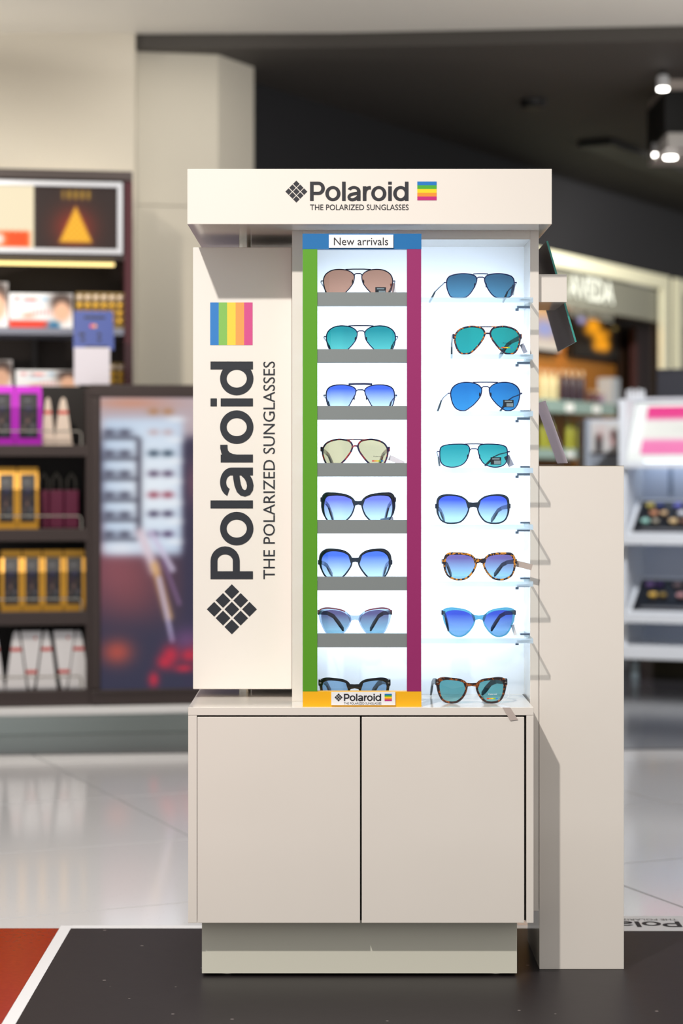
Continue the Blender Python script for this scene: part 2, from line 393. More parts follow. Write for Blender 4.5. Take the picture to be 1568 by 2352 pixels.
t.part('light_tube', MB().tube([(s0+.4, .2, zfb+.07), (WL.x(1385, .2), .2, zfb+.07)], .02), emitter('warm_tube', S(255, 190, 90), 24))
SHGL = mat('shop_shelf', S(125, 150, 145), 0.2)
sz = []
for py0, py1 in ((922, 950), (1032, 1054)):
    z1 = WL.at(1330, py0, .12)[1]; z0 = WL.at(1330, py1, .12)[1]; sz.append(z1)
    sh = t.part('shelf', MB().box(WL.x(1100, .12), WL.x(1414, .12), .12, .45, z0, z1), SHGL)
    for px in (1310, 1372): a = WL.x(px, .11); t.part('price_ticket', MB().box(a-.05, a+.05, .112, .119, z0+.01, z1-.02), WHITEP, sh)
def orange_pic(u, v):
    c = (14, 10, 8)
    for cx, cz, rx, rz, k in ((.42,.75,.16,.2,1), (.55,.5,.14,.17,.9), (.66,.3,.12,.16,1), (.72,.6,.08,.1,.6), (.5,.25,.1,.12,.8), (.3,.6,.08,.1,.5)): c = mixc(c, (255, 165, 20), 1.4*k*blob(u, v, cx, cz, rx, rz))
    c = mixc(c, (170, 165, 215), 1.2*blob(u, v, .16, .86, .1, .1)); return mixc(c, (200, 170, 90), .8*blob(u, v, .9, .78, .06, .05))
pa, pb = WL.x(1318, .40), WL.x(1421, .40)
pz1, pz0 = WL.at(1370, 728, .40)[1], WL.at(1370, 818, .40)[1]
solo_t = Thing(WL, 'flower_poster', 'backlit black poster of orange blossoms above the shop shelves', 'poster', ((pa+pb)/2, .44, pz0))
solo_t.part('panel', MB().box(pa-.02, pb+.02, .405, .449, pz0-.02, pz1+.02), mat('poster_edge', S(20, 18, 16), .5))
solo_t.part('print', picture(pa, pb, pz0, pz1, .40, 36, 30, orange_pic), picmat('backlit_print', 1.0))
def blue_pic(u, v): return mixc(mixc((225, 170, 110), (150, 165, 225), blob(u, v, .5, .5, .5, .3)), (225, 215, 200), step(.25, v, .05))
pa2, pb2 = WL.x(1215, .40), WL.x(1284, .40)
solo_t = Thing(WL, 'landscape_poster', 'backlit poster with blue haze and tan top beside the blossoms', 'poster', ((pa2+pb2)/2, .44, pz0))
solo_t.part('panel', MB().box(pa2-.02, pb2+.02, .405, .449, pz0-.02, pz1+.02), mat('poster_edge', S(20, 18, 16), .5))
solo_t.part('print', picture(pa2, pb2, pz0, pz1, .40, 16, 16, blue_pic), picmat('backlit_print', 1.0))
CAPM = mat('bottle_cap', S(190, 175, 150), .4)
def bottle(px, pyt, pyb, wpx, z, colname, colr, label, grp, ly=.25):
    x, zt_ = WL.at(px, pyt, ly); h = zt_-WL.at(px, pyb, ly)[1]; r = wpx*12.2/F/2
    tt = Thing(WL, 'bottle', label, 'bottle', (x, ly, z), grp)
    tt.part('body', MB().lathe([(r*.9, 0), (r, .01), (r, h*.72), (r*.8, h*.78), (r*.45, h*.82)], x, ly, z, 12), mat(colname, colr, .3))
    tt.part('cap', MB().lathe([(r*.5, 0), (r*.5, h*.17), (r*.4, h*.18)], x, ly, z+h*.82, 10), CAPM)
for px, o_ in ((1243, 'third'), (1258, 'second'), (1273, 'first')): bottle(px, 848, 920, 15, sz[0], 'bottle_cream', S(205, 200, 160), o_+' cream bottle from the dark plum bottles on the shop shelf', 'cream bottles in the shop')
for px, o_ in ((1291, 'first'), (1306, 'second'), (1321, 'third'), (1336, 'fourth')): bottle(px, 846, 920, 15, sz[0], 'bottle_plum', S(48, 36, 52), o_+' tall dark plum bottle from the cream bottles', 'plum bottles in the shop')
for px, o_ in ((1356, 'touching'), (1369, 'second from')): bottle(px, 888, 920, 14, sz[0], 'bottle_wine', S(70, 25, 40), 'short dark red bottle '+o_+' the tall plum bottles', 'short red bottles in the shop')
for px, o_ in ((1381, 'beside the short red bottles'), (1392, 'beside the pale grey carton')): bottle(px, 889, 920, 13, sz[0], 'bottle_lilac', S(130, 110, 140), 'short lilac bottle '+o_, 'short lilac bottles in the shop')
for px, o_ in ((1246, 'fifth'), (1264, 'fourth'), (1305, 'third'), (1324, 'second'), (1340, 'first')): bottle(px, 955, 1032, 15, sz[1], 'bottle_lime', S(168, 170, 60), o_+' lime green bottle from the white lipstick stand', 'lime bottles in the shop')
bx_, bz_ = WL.at(1413, 868, .2)
solo(WL, 'carton', MB().box(bx_-.05, bx_+.07, .2, .3, sz[0], WL.at(1413, 868, .2)[1]), mat('carton_grey', S(170, 178, 190), .5), 'slim pale grey carton at the end of the shop shelf', 'carton', (bx_, .25, sz[0]))
# neighbour shop front
s2 = WL.x(1543)
t = Thing(WL, 'shop_front', 'second cream framed shop front with dark interior past the first', 'shop front', (s2+1, 0, .003))
t.part('frame_head', MB().box(s2, s2+7.5, -.03, 0, z_f-FT, z_f), SHOPF)
t.part('frame_post', MB().box(s2, s2+FT*1.4, -.03, 0, .003, z_f-FT), SHOPF)
t.part('fascia', MB().box(s2+FT*1.4, s2+7.5, .01, .06, zfb, z_f-FT), mat('fascia_grey', S(128, 128, 118), 0.5))
t.part('back_panel', MB().box(s2+FT*1.4, s2+7.5, .3, .34, .003, zfb), mat('shop_dark', S(60, 28, 30), .6))
struct(WL, 'wall_back', MB().box(s1, s2, 0, .1, 0.003, z_f), DWALL, 'narrow black wall strip between two shop fronts')

# things on the dark ceiling
DZ = CH-.057
def ceil_at(px, py): D = F*(DZ-EYE)/(CY-py); return X(px, D), D
sx, sy = ceil_at(1225, 231)
solo(W0, 'smoke_detector', MB().lathe([(.04, -.035), (.055, -.03), (.06, 0)], sx, sy, DZ, 16), mat('detector_black', S(25, 24, 24), .5), 'small black smoke detector on the charcoal ceiling', 'smoke detector', (sx, sy, DZ))
LG = emitter('spot_face', S(255, 250, 240), 14)
def spotlamp(px, py, D, w, label):
    x, z = X(px, D), Z(py, D)
    tt = Thing(W0, 'ceiling_spotlight', label, 'spotlight', (x, D, DZ))
    tt.part('stem', MB().tube([(x, D, z+.05), (x, D, DZ)], .012), mat('lamp_black', S(20, 20, 20), .5))
    tt.part('housing', MB().lathe([(w*1.0, .004), (w*1.05, .05), (w*.7, .06)], x, D, z, 16), WHITEP)
    tt.part('lens', MB().lathe([(w*.9, -.004), (w*.9, .004)], x, D, z, 16), LG)
t = Thing(W0, 'lighting_bulkhead', 'black hanging lighting bulkhead with white light trays', 'light fixture', (X(1600, 8.6), 8.6, DZ))
D = 8.6
t.part('housing', MB().box(X(1527, D), X(1760, D), D, D+.5, Z(306, D), Z(208, D)), mat('bulkhead_black', S(14, 13, 13), .6))
t.part('upper_tray', MB().box(X(1533, D), X(1760, D), D-.02, D+.5, Z(207, D), Z(166, D)), mat('tray_pinkish', S(190, 178, 170), .5))
t.part('hanger', MB().box(X(1600, D), X(1620, D), D+.2, D+.23, Z(166, D), DZ), mat('lamp_black', S(20, 20, 20), .5))
t.part('lower_tray', MB().box(X(1531, D), X(1760, D), D-.02, D+.5, Z(340, D), Z(307, D)), mat('tray_white', S(215, 210, 205), .5))
spotlamp(1522, 205, 8.4, .025, 'round ceiling spotlight beside the upper tray of the black bulkhead')
spotlamp(1513, 356, 8.9, .03, 'ceiling spotlight under the lower tray, first of a pair')
spotlamp(1539, 362, 8.75, .03, 'ceiling spotlight under the lower tray, second of a pair beside the first')

p0, p1 = Vector(ceil_at(1368, 322)), Vector(ceil_at(1640, 425)); dn = (p1-p0).normalized(); dq = Vector((-dn.y, dn.x))*.09
tk = Thing(W0, 'lighting_track', 'long black lighting track on the charcoal ceiling', 'lighting track', (p0.x, p0.y, DZ))
tk.part('rail', MB().extr([tuple(p0-dq), tuple(p1-dq), tuple(p1+dq), tuple(p0+dq)], DZ-.03, DZ), mat('lamp_black', S(20, 20, 20), .5))
tk.part('end_cap', MB().extr([tuple(p0-dq), tuple(p0+dq), tuple(p0+dq-dn*.02), tuple(p0-dq-dn*.02)], DZ-.032, DZ), mat('lamp_black', S(20, 20, 20), .5))

# ------------------------------------------------------------------ the sunglasses stand
D0 = 3.66
zc_top, zc_bot = Z(388, D0), Z(515, D0)
z_base, z_cab = Z(1625, D0), Z(2120, D0)
ST = Thing(W0, 'display_stand', 'cream sunglasses display stand with lit showcase, lettered canopy and two-door cabinet', 'display stand', (.05, D0+.21, 0))
xl, xr, yb = X(432, D0), X(1225, D0), D0+.42
# cabinet
ST.part('cabinet_side', MB().box(xl, X(452, D0), D0, yb, z_cab, Z(1643.5, D0)), CREAM, bevel=.0006)
ST.part('cabinet_side', MB().box(X(1208.5, D0), xr, D0, yb, z_cab, Z(1643.5, D0)), CREAM, bevel=.0006)
ST.part('cabinet_top', MB().box(xl, xr, D0, yb, Z(1643, D0), z_base), CREAM, bevel=.0006)
ST.part('cabinet_inside', MB().box(X(452, D0), X(1208.5, D0), D0+.019, yb-.01, z_cab+.001, Z(1644, D0)), DARKGAP)
ST.part('door', MB().box(X(453, D0), X(826.5, D0), D0+.0005, D0+.018, z_cab, Z(1647, D0)), CREAM, bevel=.0006)
ST.part('door', MB().box(X(830.5, D0), X(1203.5, D0), D0+.0005, D0+.018, z_cab, Z(1647, D0)), CREAM, bevel=.0006)
DP = D0*1.0124
ST.part('plinth', MB().box(X(463.5, DP), X(1187, DP), DP, yb-.03, Z(2236, DP), z_cab), PLINTH, bevel=.0008)
for px in (520, 1140):
    for y in (DP+.03, yb-.07):
        ST.part('foot', MB().lathe([(.016, .002), (.016, .006), (.009, .006), (.009, .0105)], X(px, DP), y, 0, 16), CHROME)
# canopy
can = ST.part('canopy', MB().box(X(430, D0), X(1267, D0), D0, yb, zc_bot, zc_top), CREAM, bevel=.0008)
e = .0006
def pl_can(px, py): return (X(px, D0), D0-e, Z(py, D0))
mb = MB(); k = 44.2; wordmark(mb, lambda u, v: pl_can(711.7+u*k*.996, 461.5-v*k)); ST.part('wordmark', mb, INK, can, 'black wordmark lettering')
mb = MB(); pixel_diamond(mb, lambda u, v: pl_can(u, v), 680.3, 440, 25.2); ST.part('lozenge_emblem', mb, INK, can)
ST.part('tagline', text_mb('THE POLARIZED SUNGLASSES', X(711.7, D0), X(938, D0), Z(482.5, D0), 12.6*D0/F, D0-e, .006), INK, can)
def stripes(thing, parent, D, x0, x1, y0, y1, vert=False):
    for i in range(5):
        if vert: a, b, c, d = x0+(x1-x0)*i/5, x0+(x1-x0)*(i+1)/5, y0, y1
        else: a, b, c, d = x0, x1, y0+(y1-y0)*i/5, y0+(y1-y0)*(i+1)/5
        mb = MB(); rectp(mb, lambda u, v: (X(u, D), D-e, Z(v, D)), a, b, d, c); thing.part('rainbow_stripe', mb, STRIPES[i], parent)
stripes(ST, can, D0, 958, 1002.3, 417, 460)
# showcase
DS, DB = D0*1.027, D0*1.06
ST.part('side_panel', MB().box(X(1217, DS), X(1237, DS), DS, yb, z_cab, zc_bot), CREAM, bevel=.0006)
sxl, sxr = X(695, DS), X(1217, DS)
ST.part('side_panel', MB().box(X(670.5, DS), sxl, DS, DB+.09, z_base, zc_bot), CREAM, bevel=.0006)
zin = Z(550, DS)
ST.part('top_panel', MB().box(sxl, sxr, DS, DB+.09, zin, zc_bot), CREAM, bevel=.0006)
ST.part('back_board', MB().box(sxl, sxr, DB+.07, DB+.085, z_base, zin), WHITEP)
DIFF = translucent('opal_diffuser', (0.86, 0.88, 0.9, 1), 0.4)
ST.part('opal_back_panel', MB().add([(sxl, DB, z_base), (sxr, DB, z_base), (sxr, DB, zin), (sxl, DB, zin)], [(0,1,2,3)]), DIFF, label='opal glass back panel lit from behind')
LED = emitter('led_board_light', (0.68, 0.83, 1.0, 1), 4.6)
ST.part('led_board', MB().box(sxl+.02, sxr-.02, DB+.05, DB+.055, Z(1490, DB), Z(650, DB)), LED)
SHZ = [EYE+.3246-.1054*i for i in range(7)]
SHF, SHB = D0*1.009, DB-.004
GLASS = clear('shelf_glass', (0.95, 0.985, 0.99, 1), gloss=0.06, rough=.02)
def edgemat():
    m = bpy.data.materials.new('shelf_edge_frosted'); m.use_nodes = True; nt = m.node_tree; nt.nodes.clear()
    o = nt.nodes.new('ShaderNodeOutputMaterial'); t_ = nt.nodes.new('ShaderNodeBsdfTranslucent'); d = nt.nodes.new('ShaderNodeBsdfTransparent'); m2 = nt.nodes.new('ShaderNodeMixShader')
    t_.inputs[0].default_value = (.85, .92, .96, 1); d.inputs[0].default_value = (.9, .95, .97, 1); m2.inputs[0].default_value = .35
    nt.links.new(t_.outputs[0], m2.inputs[1]); nt.links.new(d.outputs[0], m2.inputs[2]); nt.links.new(m2.outputs[0], o.inputs[0]); return m
EDGE = edgemat()
for i, z in enumerate(SHZ):
    mb = MB(); x0, x1 = sxl+.001, sxr-.0008
    v = [(x0,SHF,z-.0095),(x1,SHF,z-.0095),(x1,SHB,z-.0095),(x0,SHB,z-.0095),(x0,SHF,z),(x1,SHF,z),(x1,SHB,z),(x0,SHB,z)]
    mb.add(v, [(0,3,2,1),(4,5,6,7)], 0); mb.add(v, [(0,1,5,4),(1,2,6,5),(2,3,7,6),(3,0,4,7)], 1)
    sh = ST.part('glass_shelf', mb, [GLASS, EDGE])
    for x0, x1 in ((sxr-.024, sxr-.0005), (sxl+.0005, sxl+.012)):
        ST.part('shelf_clip', MB().box(x0, x1, DS+.004, DS+.018, z-.0145, z-.0098).box(x0+.006, x1, DS+.004, DS+.018, z+.0003, z+.0035).box(x0-.003, x0+.003, DS+.006, DS+.014, z-.019, z-.0145), STEEL, sh)
# rotating column at the left
DC = 3.817; zct, zcb = Z(568, DC), Z(1583, DC); cxl, cxr = X(443, DC), -.0835
colm = ST.part('column', MB().box(cxl, cxr, DC, DC+.19, zcb, zct), CREAM2, bevel=.0015)
pcx, pcy = X(562.5, DC*1.022), DC+.095
ST.part('pole', MB().tube([(pcx, pcy, z_base), (pcx, pcy, zc_bot)], .0125, 20), CHROME)
def pl_col(px, py): return (X(px, DC), DC-e, Z(py, DC))
kc = 97.4
mb = MB(); wordmark(mb, lambda u, v: pl_col(580.7-v*kc, 1330.3-u*kc)); ST.part('wordmark', mb, INK2, colm, 'slate wordmark lettering reading upwards')
mb = MB(); pixel_diamond(mb, pl_col, 532.3, 1399.3, 57.5); ST.part('lozenge_emblem', mb, INK2, colm)
ST.part('tagline', text_mb('THE POLARIZED SUNGLASSES', 0, 500.3, 0, 26.3, 0, place=lambda u, w: pl_col(631-w, 1330.3-u)), INK2, colm)
SIDE_S = [mat('col_blue', S(45, 125, 200), .45), mat('col_green', S(132, 190, 90), .45), mat('col_yellow', S(245, 210, 70), .45), mat('col_orange', S(238, 160, 85), .45), mat('col_magenta', S(212, 78, 140), .45)]
for i in range(5):
    mb = MB(); rectp(mb, pl_col, 482.6+19.45*i, 482.6+19.45*(i+1), 792.5, 694.8); ST.part('rainbow_stripe', mb, SIDE_S[i], colm)
# mirror on the right side panel
DA = D0*1.03
arm = ST.part('mirror_arm', MB().box(X(1237, DS)+.0002, X(1301.5, DA), DA, DA+.19, Z(694, DA), Z(630, DA)), CREAM, bevel=.0008)
bx0, bz0, bx1, bz1 = X(1324, 3.80), Z(785, 3.80), X(1258, 3.80), Z(553, 3.80)
tx, tz = -.0034, -.001
mb = MB().hexa([(bx0+tx,3.80,bz0+tz),(bx0,3.80,bz0),(bx0,4.095,bz0),(bx0+tx,4.095,bz0+tz),(bx1+tx,3.80,bz1+tz),(bx1,3.80,bz1),(bx1,4.095,bz1),(bx1+tx,4.095,bz1+tz)])
MIRG = mat('mirror_edge_teal', S(60, 150, 140), .2); 
mb.m = [2, 2, 2, 0, 2, 1]
ST.part('mirror', mb, [mat('mirror_silver', S(230, 230, 230), .02, 1.0), mat('mirror_back', S(66, 62, 68), .4), MIRG], arm, 'tilted mirror with dark back and teal glass edge')

# colour-framed insert
DFm = 3.672; fy0, fy1 = DFm, DFm+.017
FI = Thing(W0, 'colour_frame_insert', 'green, blue, magenta and yellow frame insert with seven grey shelf fronts', 'display frame', (X(831, DFm), DFm+.011, z_base))
hd = FI.part('header_board', MB().box(X(694.5, DFm), X(967.5, DFm), fy0, fy1, Z(572, DFm), Z(536.5, DFm)), mat('board_blue', S(0, 104, 168), .45), label='blue header board')
FI.part('side_board', MB().box(X(695, DFm), X(728.5, DFm), fy0, fy1, Z(1588, DFm), Z(572.3, DFm)), mat('board_green', S(84, 152, 22), .45), label='green side board')
FI.part('side_board', MB().box(X(934.5, DFm), X(967, DFm), fy0, fy1, Z(1588, DFm), Z(572.3, DFm)), mat('board_magenta', S(146, 28, 98), .45), label='magenta side board')
ft = FI.part('foot_board', MB().box(X(695, DFm), X(967.5, DFm), fy0, fy1, z_base, Z(1588.3, DFm)), mat('board_yellow', S(242, 178, 4), .45), label='yellow foot board')
for i in range(7):
    a = 671+130.8*i
    FI.part('shelf_front', MB().box(X(728.7, DFm), X(934.3, DFm), fy0+.0015, fy1-.004, Z(a+31.3, DFm), Z(a, DFm)), mat('board_grey', S(124, 131, 132), .6))
DQ = fy0-.003
plq = FI.part('label_plate', MB().box(X(755, DQ), X(903, DQ), DQ, fy0, Z(569.3, DQ), Z(539, DQ)), WHITEP, hd, 'small white plate with lettering')
e2 = DQ-.0004
FI.part('label_plate', text_mb('New arrivals', X(766.5, e2), X(891, e2), Z(563, e2), 17.6*e2/F, e2), INK, hd)
FI.part('logo_plate', MB().box(X(760.5, DQ), X(907.7, DQ), DQ, fy0, Z(1619.8, DQ), Z(1589.5, DQ)), WHITEP, ft, 'small white plate with black emblem and lettering')
def pl_q(px, py): return (X(px, e2), e2, Z(py, e2))
mb = MB(); wordmark(mb, lambda u, v: pl_q(789.5+u*16.65, 1610-v*16.5)); pixel_diamond(mb, pl_q, 777.3, 1601.8, 9.3); FI.part('wordmark', mb, INK, ft)
FI.part('tagline', text_mb('THE POLARIZED SUNGLASSES', X(789.5, e2), X(875.5, e2), Z(1618, e2), 4.8*e2/F, e2), INK, ft)
for i in range(5):
    mb = MB(); rectp(mb, pl_q, 883, 899.5, 1593.5+3.3*(i+1), 1593.5+3.3*i); FI.part('rainbow_stripe', mb, STRIPES[i], ft)

# ------------------------------------------------------------------ plinth and sign beside the stand
DPi = DS; px0, px1, pzt = X(1238.2, DPi), X(1432.5, DPi), Z(1070, DPi)
t = Thing(W0, 'tall_plinth', 'tall cream pedestal standing beside the sunglasses stand', 'pedestal', ((px0+px1)/2, DPi+.115, .001))
t.part('body', MB().box(px0, px1, DPi, DPi+.23, .001, pzt-.0008), CREAM, bevel=.0008)
t.part('top_cap', MB().box(px0, px1, DPi, DPi+.23, pzt-.0008, pzt+.0002), mat('cap_edge', S(150, 135, 105), .5))
hz = pzt+.0003
nA, nB = (X(1310, 3.80), hz+.003), (X(1255, 3.80), Z(914, 3.80))
t = Thing(W0, 'sign_holder', 'clear acrylic L-shaped sign holder leaning back on the pedestal', 'sign holder', (nA[0]-.03, 3.89, hz))
AC = clear('acrylic_clear', (0.975, 0.975, 0.98, 1), gloss=.05)
t.part('foot_sheet', MB().box(nA[0]-.075, nA[0]-.012, 3.80, 3.98, hz, hz+.003), AC)
def slab(off, th, ins): 
    dx, dz = nB[0]-nA[0], nB[1]-nA[1]; l = math.hypot(dx, dz); nx, nz = dz/l, -dx/l
    a = [(nA[0]-nx*off+dx*ins, nA[1]-nz*off+dz*ins), (nB[0]-nx*off-dx*ins, nB[1]-nz*off-dz*ins)]
    b = [(p[0]-nx*th, p[1]-nz*th) for p in a]; return [a[0], a[1], b[1], b[0]]
t.part('back_sheet', MB().prism(slab(0, .0028, 0), 3.80, 3.98), AC)
t.part('front_sheet', MB().prism(slab(.0055, .0028, .02), 3.80, 3.98), AC)
t.part('paper', MB().prism(slab(.0035, .0014, .03), 3.804, 3.976), translucent('paper_lavender', S(240, 234, 242), .15))

# ------------------------------------------------------------------ floor stickers
SB = mat('vinyl_black', S(36, 31, 33), .45, spec=.35, noise=.12, nscale=25, bump=.1); SWt = mat('vinyl_white', S(248, 248, 250), .35)
def specks(m, col):     # trodden-in dust flecks
    nt = m.node_tree; b = nt.nodes['Principled BSDF']; src = b.inputs['Base Color'].links[0].from_socket
    tc = nt.nodes.new('ShaderNodeTexCoord'); v = nt.nodes.new('ShaderNodeTexVoronoi'); v.inputs['Scale'].default_value = 16
    rp = nt.nodes.new('ShaderNodeValToRGB'); rp.color_ramp.elements[0].position = .045; rp.color_ramp.elements[0].color = (1, 1, 1, 1); rp.color_ramp.elements[1].position = .06; rp.color_ramp.elements[1].color = (0, 0, 0, 1)
    mx = nt.nodes.new('ShaderNodeMix'); mx.data_type = 'RGBA'; mx.inputs[7].default_value = col
    nt.links.new(tc.outputs['Object'], v.inputs['Vector']); nt.links.new(v.outputs['Distance'], rp.inputs[0]); nt.links.new(rp.outputs[0], mx.inputs[0])
    nt.links.new(src, mx.inputs[6]); nt.links.new(mx.outputs[2], b.inputs['Base Color'])
specks(SB, S(120, 112, 110))
zs = .0012
t = Thing(W0, 'floor_sticker', 'black floor vinyl with white border under the sunglasses stand', 'floor sticker', (.2, 3.4, .0004))
t.part('field', MB().box(-.553*FSC, .98, 2.3, 4.165*FSC, .0004, zs), SB)
t.part('border_strip', MB().box(-.577*FSC, -.553*FSC, 2.3, 4.19*FSC, .0004, zs), SWt)
t.part('border_strip', MB().box(-.553*FSC, .42, 4.165*FSC, 4.192*FSC, .0004, zs), SWt)
ls = t.part('label_strip', MB().box(.42, .98, 4.14*FSC, 4.28*FSC, .0004, zs+.0003), SWt)
xs = .728*FSC
mb = MB(); wordmark(mb, lambda u, v: (xs-u*.0502, 4.225*FSC-v*.05, zs+.0008), (0, 0, .00015)); pixel_diamond(mb, lambda u, v: (u, v, zs+.0008), xs+.045, 4.20*FSC, .034)
t.part('wordmark', mb, INK, ls)
t.part('tagline', text_mb('THE POLARIZED SUNGLASSES', 0, .257, 0, .0135, 0, place=lambda u, w: (xs-u, 4.25*FSC-w, zs+.0008)), INK, ls)
solo(W0, 'floor_sticker', MB().box(-1.6, -.5775*FSC, 2.3, 4.166*FSC, .0004, zs), mat('vinyl_orange', S(168, 50, 12), .16, noise=.2, nscale=90), 'glossy orange red floor vinyl left of the black one', 'floor sticker', (-1.1, 3.2, .0004))

# ------------------------------------------------------------------ sunglasses
Q = 0.00015625
AVI = [(44,95),(50,70),(70,45),(105,22),(160,6),(240,0),(315,12),(370,42),(402,82),(414,132),(408,190),(388,258),(352,312),(300,338),(240,338),(192,308),(142,270),(92,215),(57,160)]
SQA = [(46,75),(55,45),(85,20),(150,6),(230,2),(310,12),(370,32),(398,67),(405,112),(400,172),(380,232),(355,275),(300,290),(200,290),(155,270),(110,222),(75,162),(53,112)]
SQB = [(49,62),(67,22),(112,5),(192,2),(292,7),(362,22),(394,47),(404,92),(402,172),(382,232),(332,267),(252,279),(172,264),(112,227),(77,172),(57,112)]
PIL = [(52,85),(70,55),(120,30),(200,18),(290,20),(360,40),(395,75),(408,125),(405,195),(385,265),(340,315),(260,328),(190,312),(135,267),(100,205),(65,145)]
ACP = [(43,85),(68,40),(118,22),(198,15),(278,30),(338,60),(373,110),(380,160),(368,220),(343,280),(308,315),(258,322),(208,310),(148,260),(98,200),(58,140)]
BUT = [(50,125),(70,80),(125,45),(205,25),(295,23),(365,35),(395,75),(405,135),(405,195),(388,270),(345,325),(270,345),(190,335),(125,290),(78,225)]
RND = [(50,125),(77,72),(142,32),(232,17),(312,22),(367,52),(397,102),(402,172),(387,242),(347,310),(280,345),(205,340),(150,310),(95,245),(57,180)]
OVR = [(58,130),(80,75),(140,30),(220,10),(300,8),(370,25),(405,65),(412,135),(410,215),(380,285),(320,320),(240,326),(160,310),(110,265),(75,205)]
TOR = [(53,115),(75,75),(120,40),(200,25),(290,23),(360,30),(395,65),(408,125),(400,205),(370,265),(310,300),(240,310),(160,290),(100,230),(65,165)]
CAT = [(60,140),(75,95),(130,50),(210,25),(300,20),(370,35),(400,60),(402,110),(390,180),(360,250),(320,300),(260,325),(200,320),(140,280),(85,210)]
WAY = [(73,90),(88,55),(138,30),(218,18),(298,15),(358,30),(380,65),(378,130),(358,210),(318,255),(248,270),(178,260),(123,215),(88,155)]
def crom(pts, n):
    out = []; N = len(pts)
    for k in range(n):
        t = k*N/n; i = int(t); f = t-i; p = [pts[(i+d) % N] for d in (-1,0,1,2)]
        out.append(tuple(.5*(2*p[1][a]+(p[2][a]-p[0][a])*f+(2*p[0][a]-5*p[1][a]+4*p[2][a]-p[3][a])*f*f+(3*p[1][a]-p[0][a]-3*p[2][a]+p[3][a])*f**3) for a in (0,1)))
    return out
def curve_y(x): return 1.7*x*x
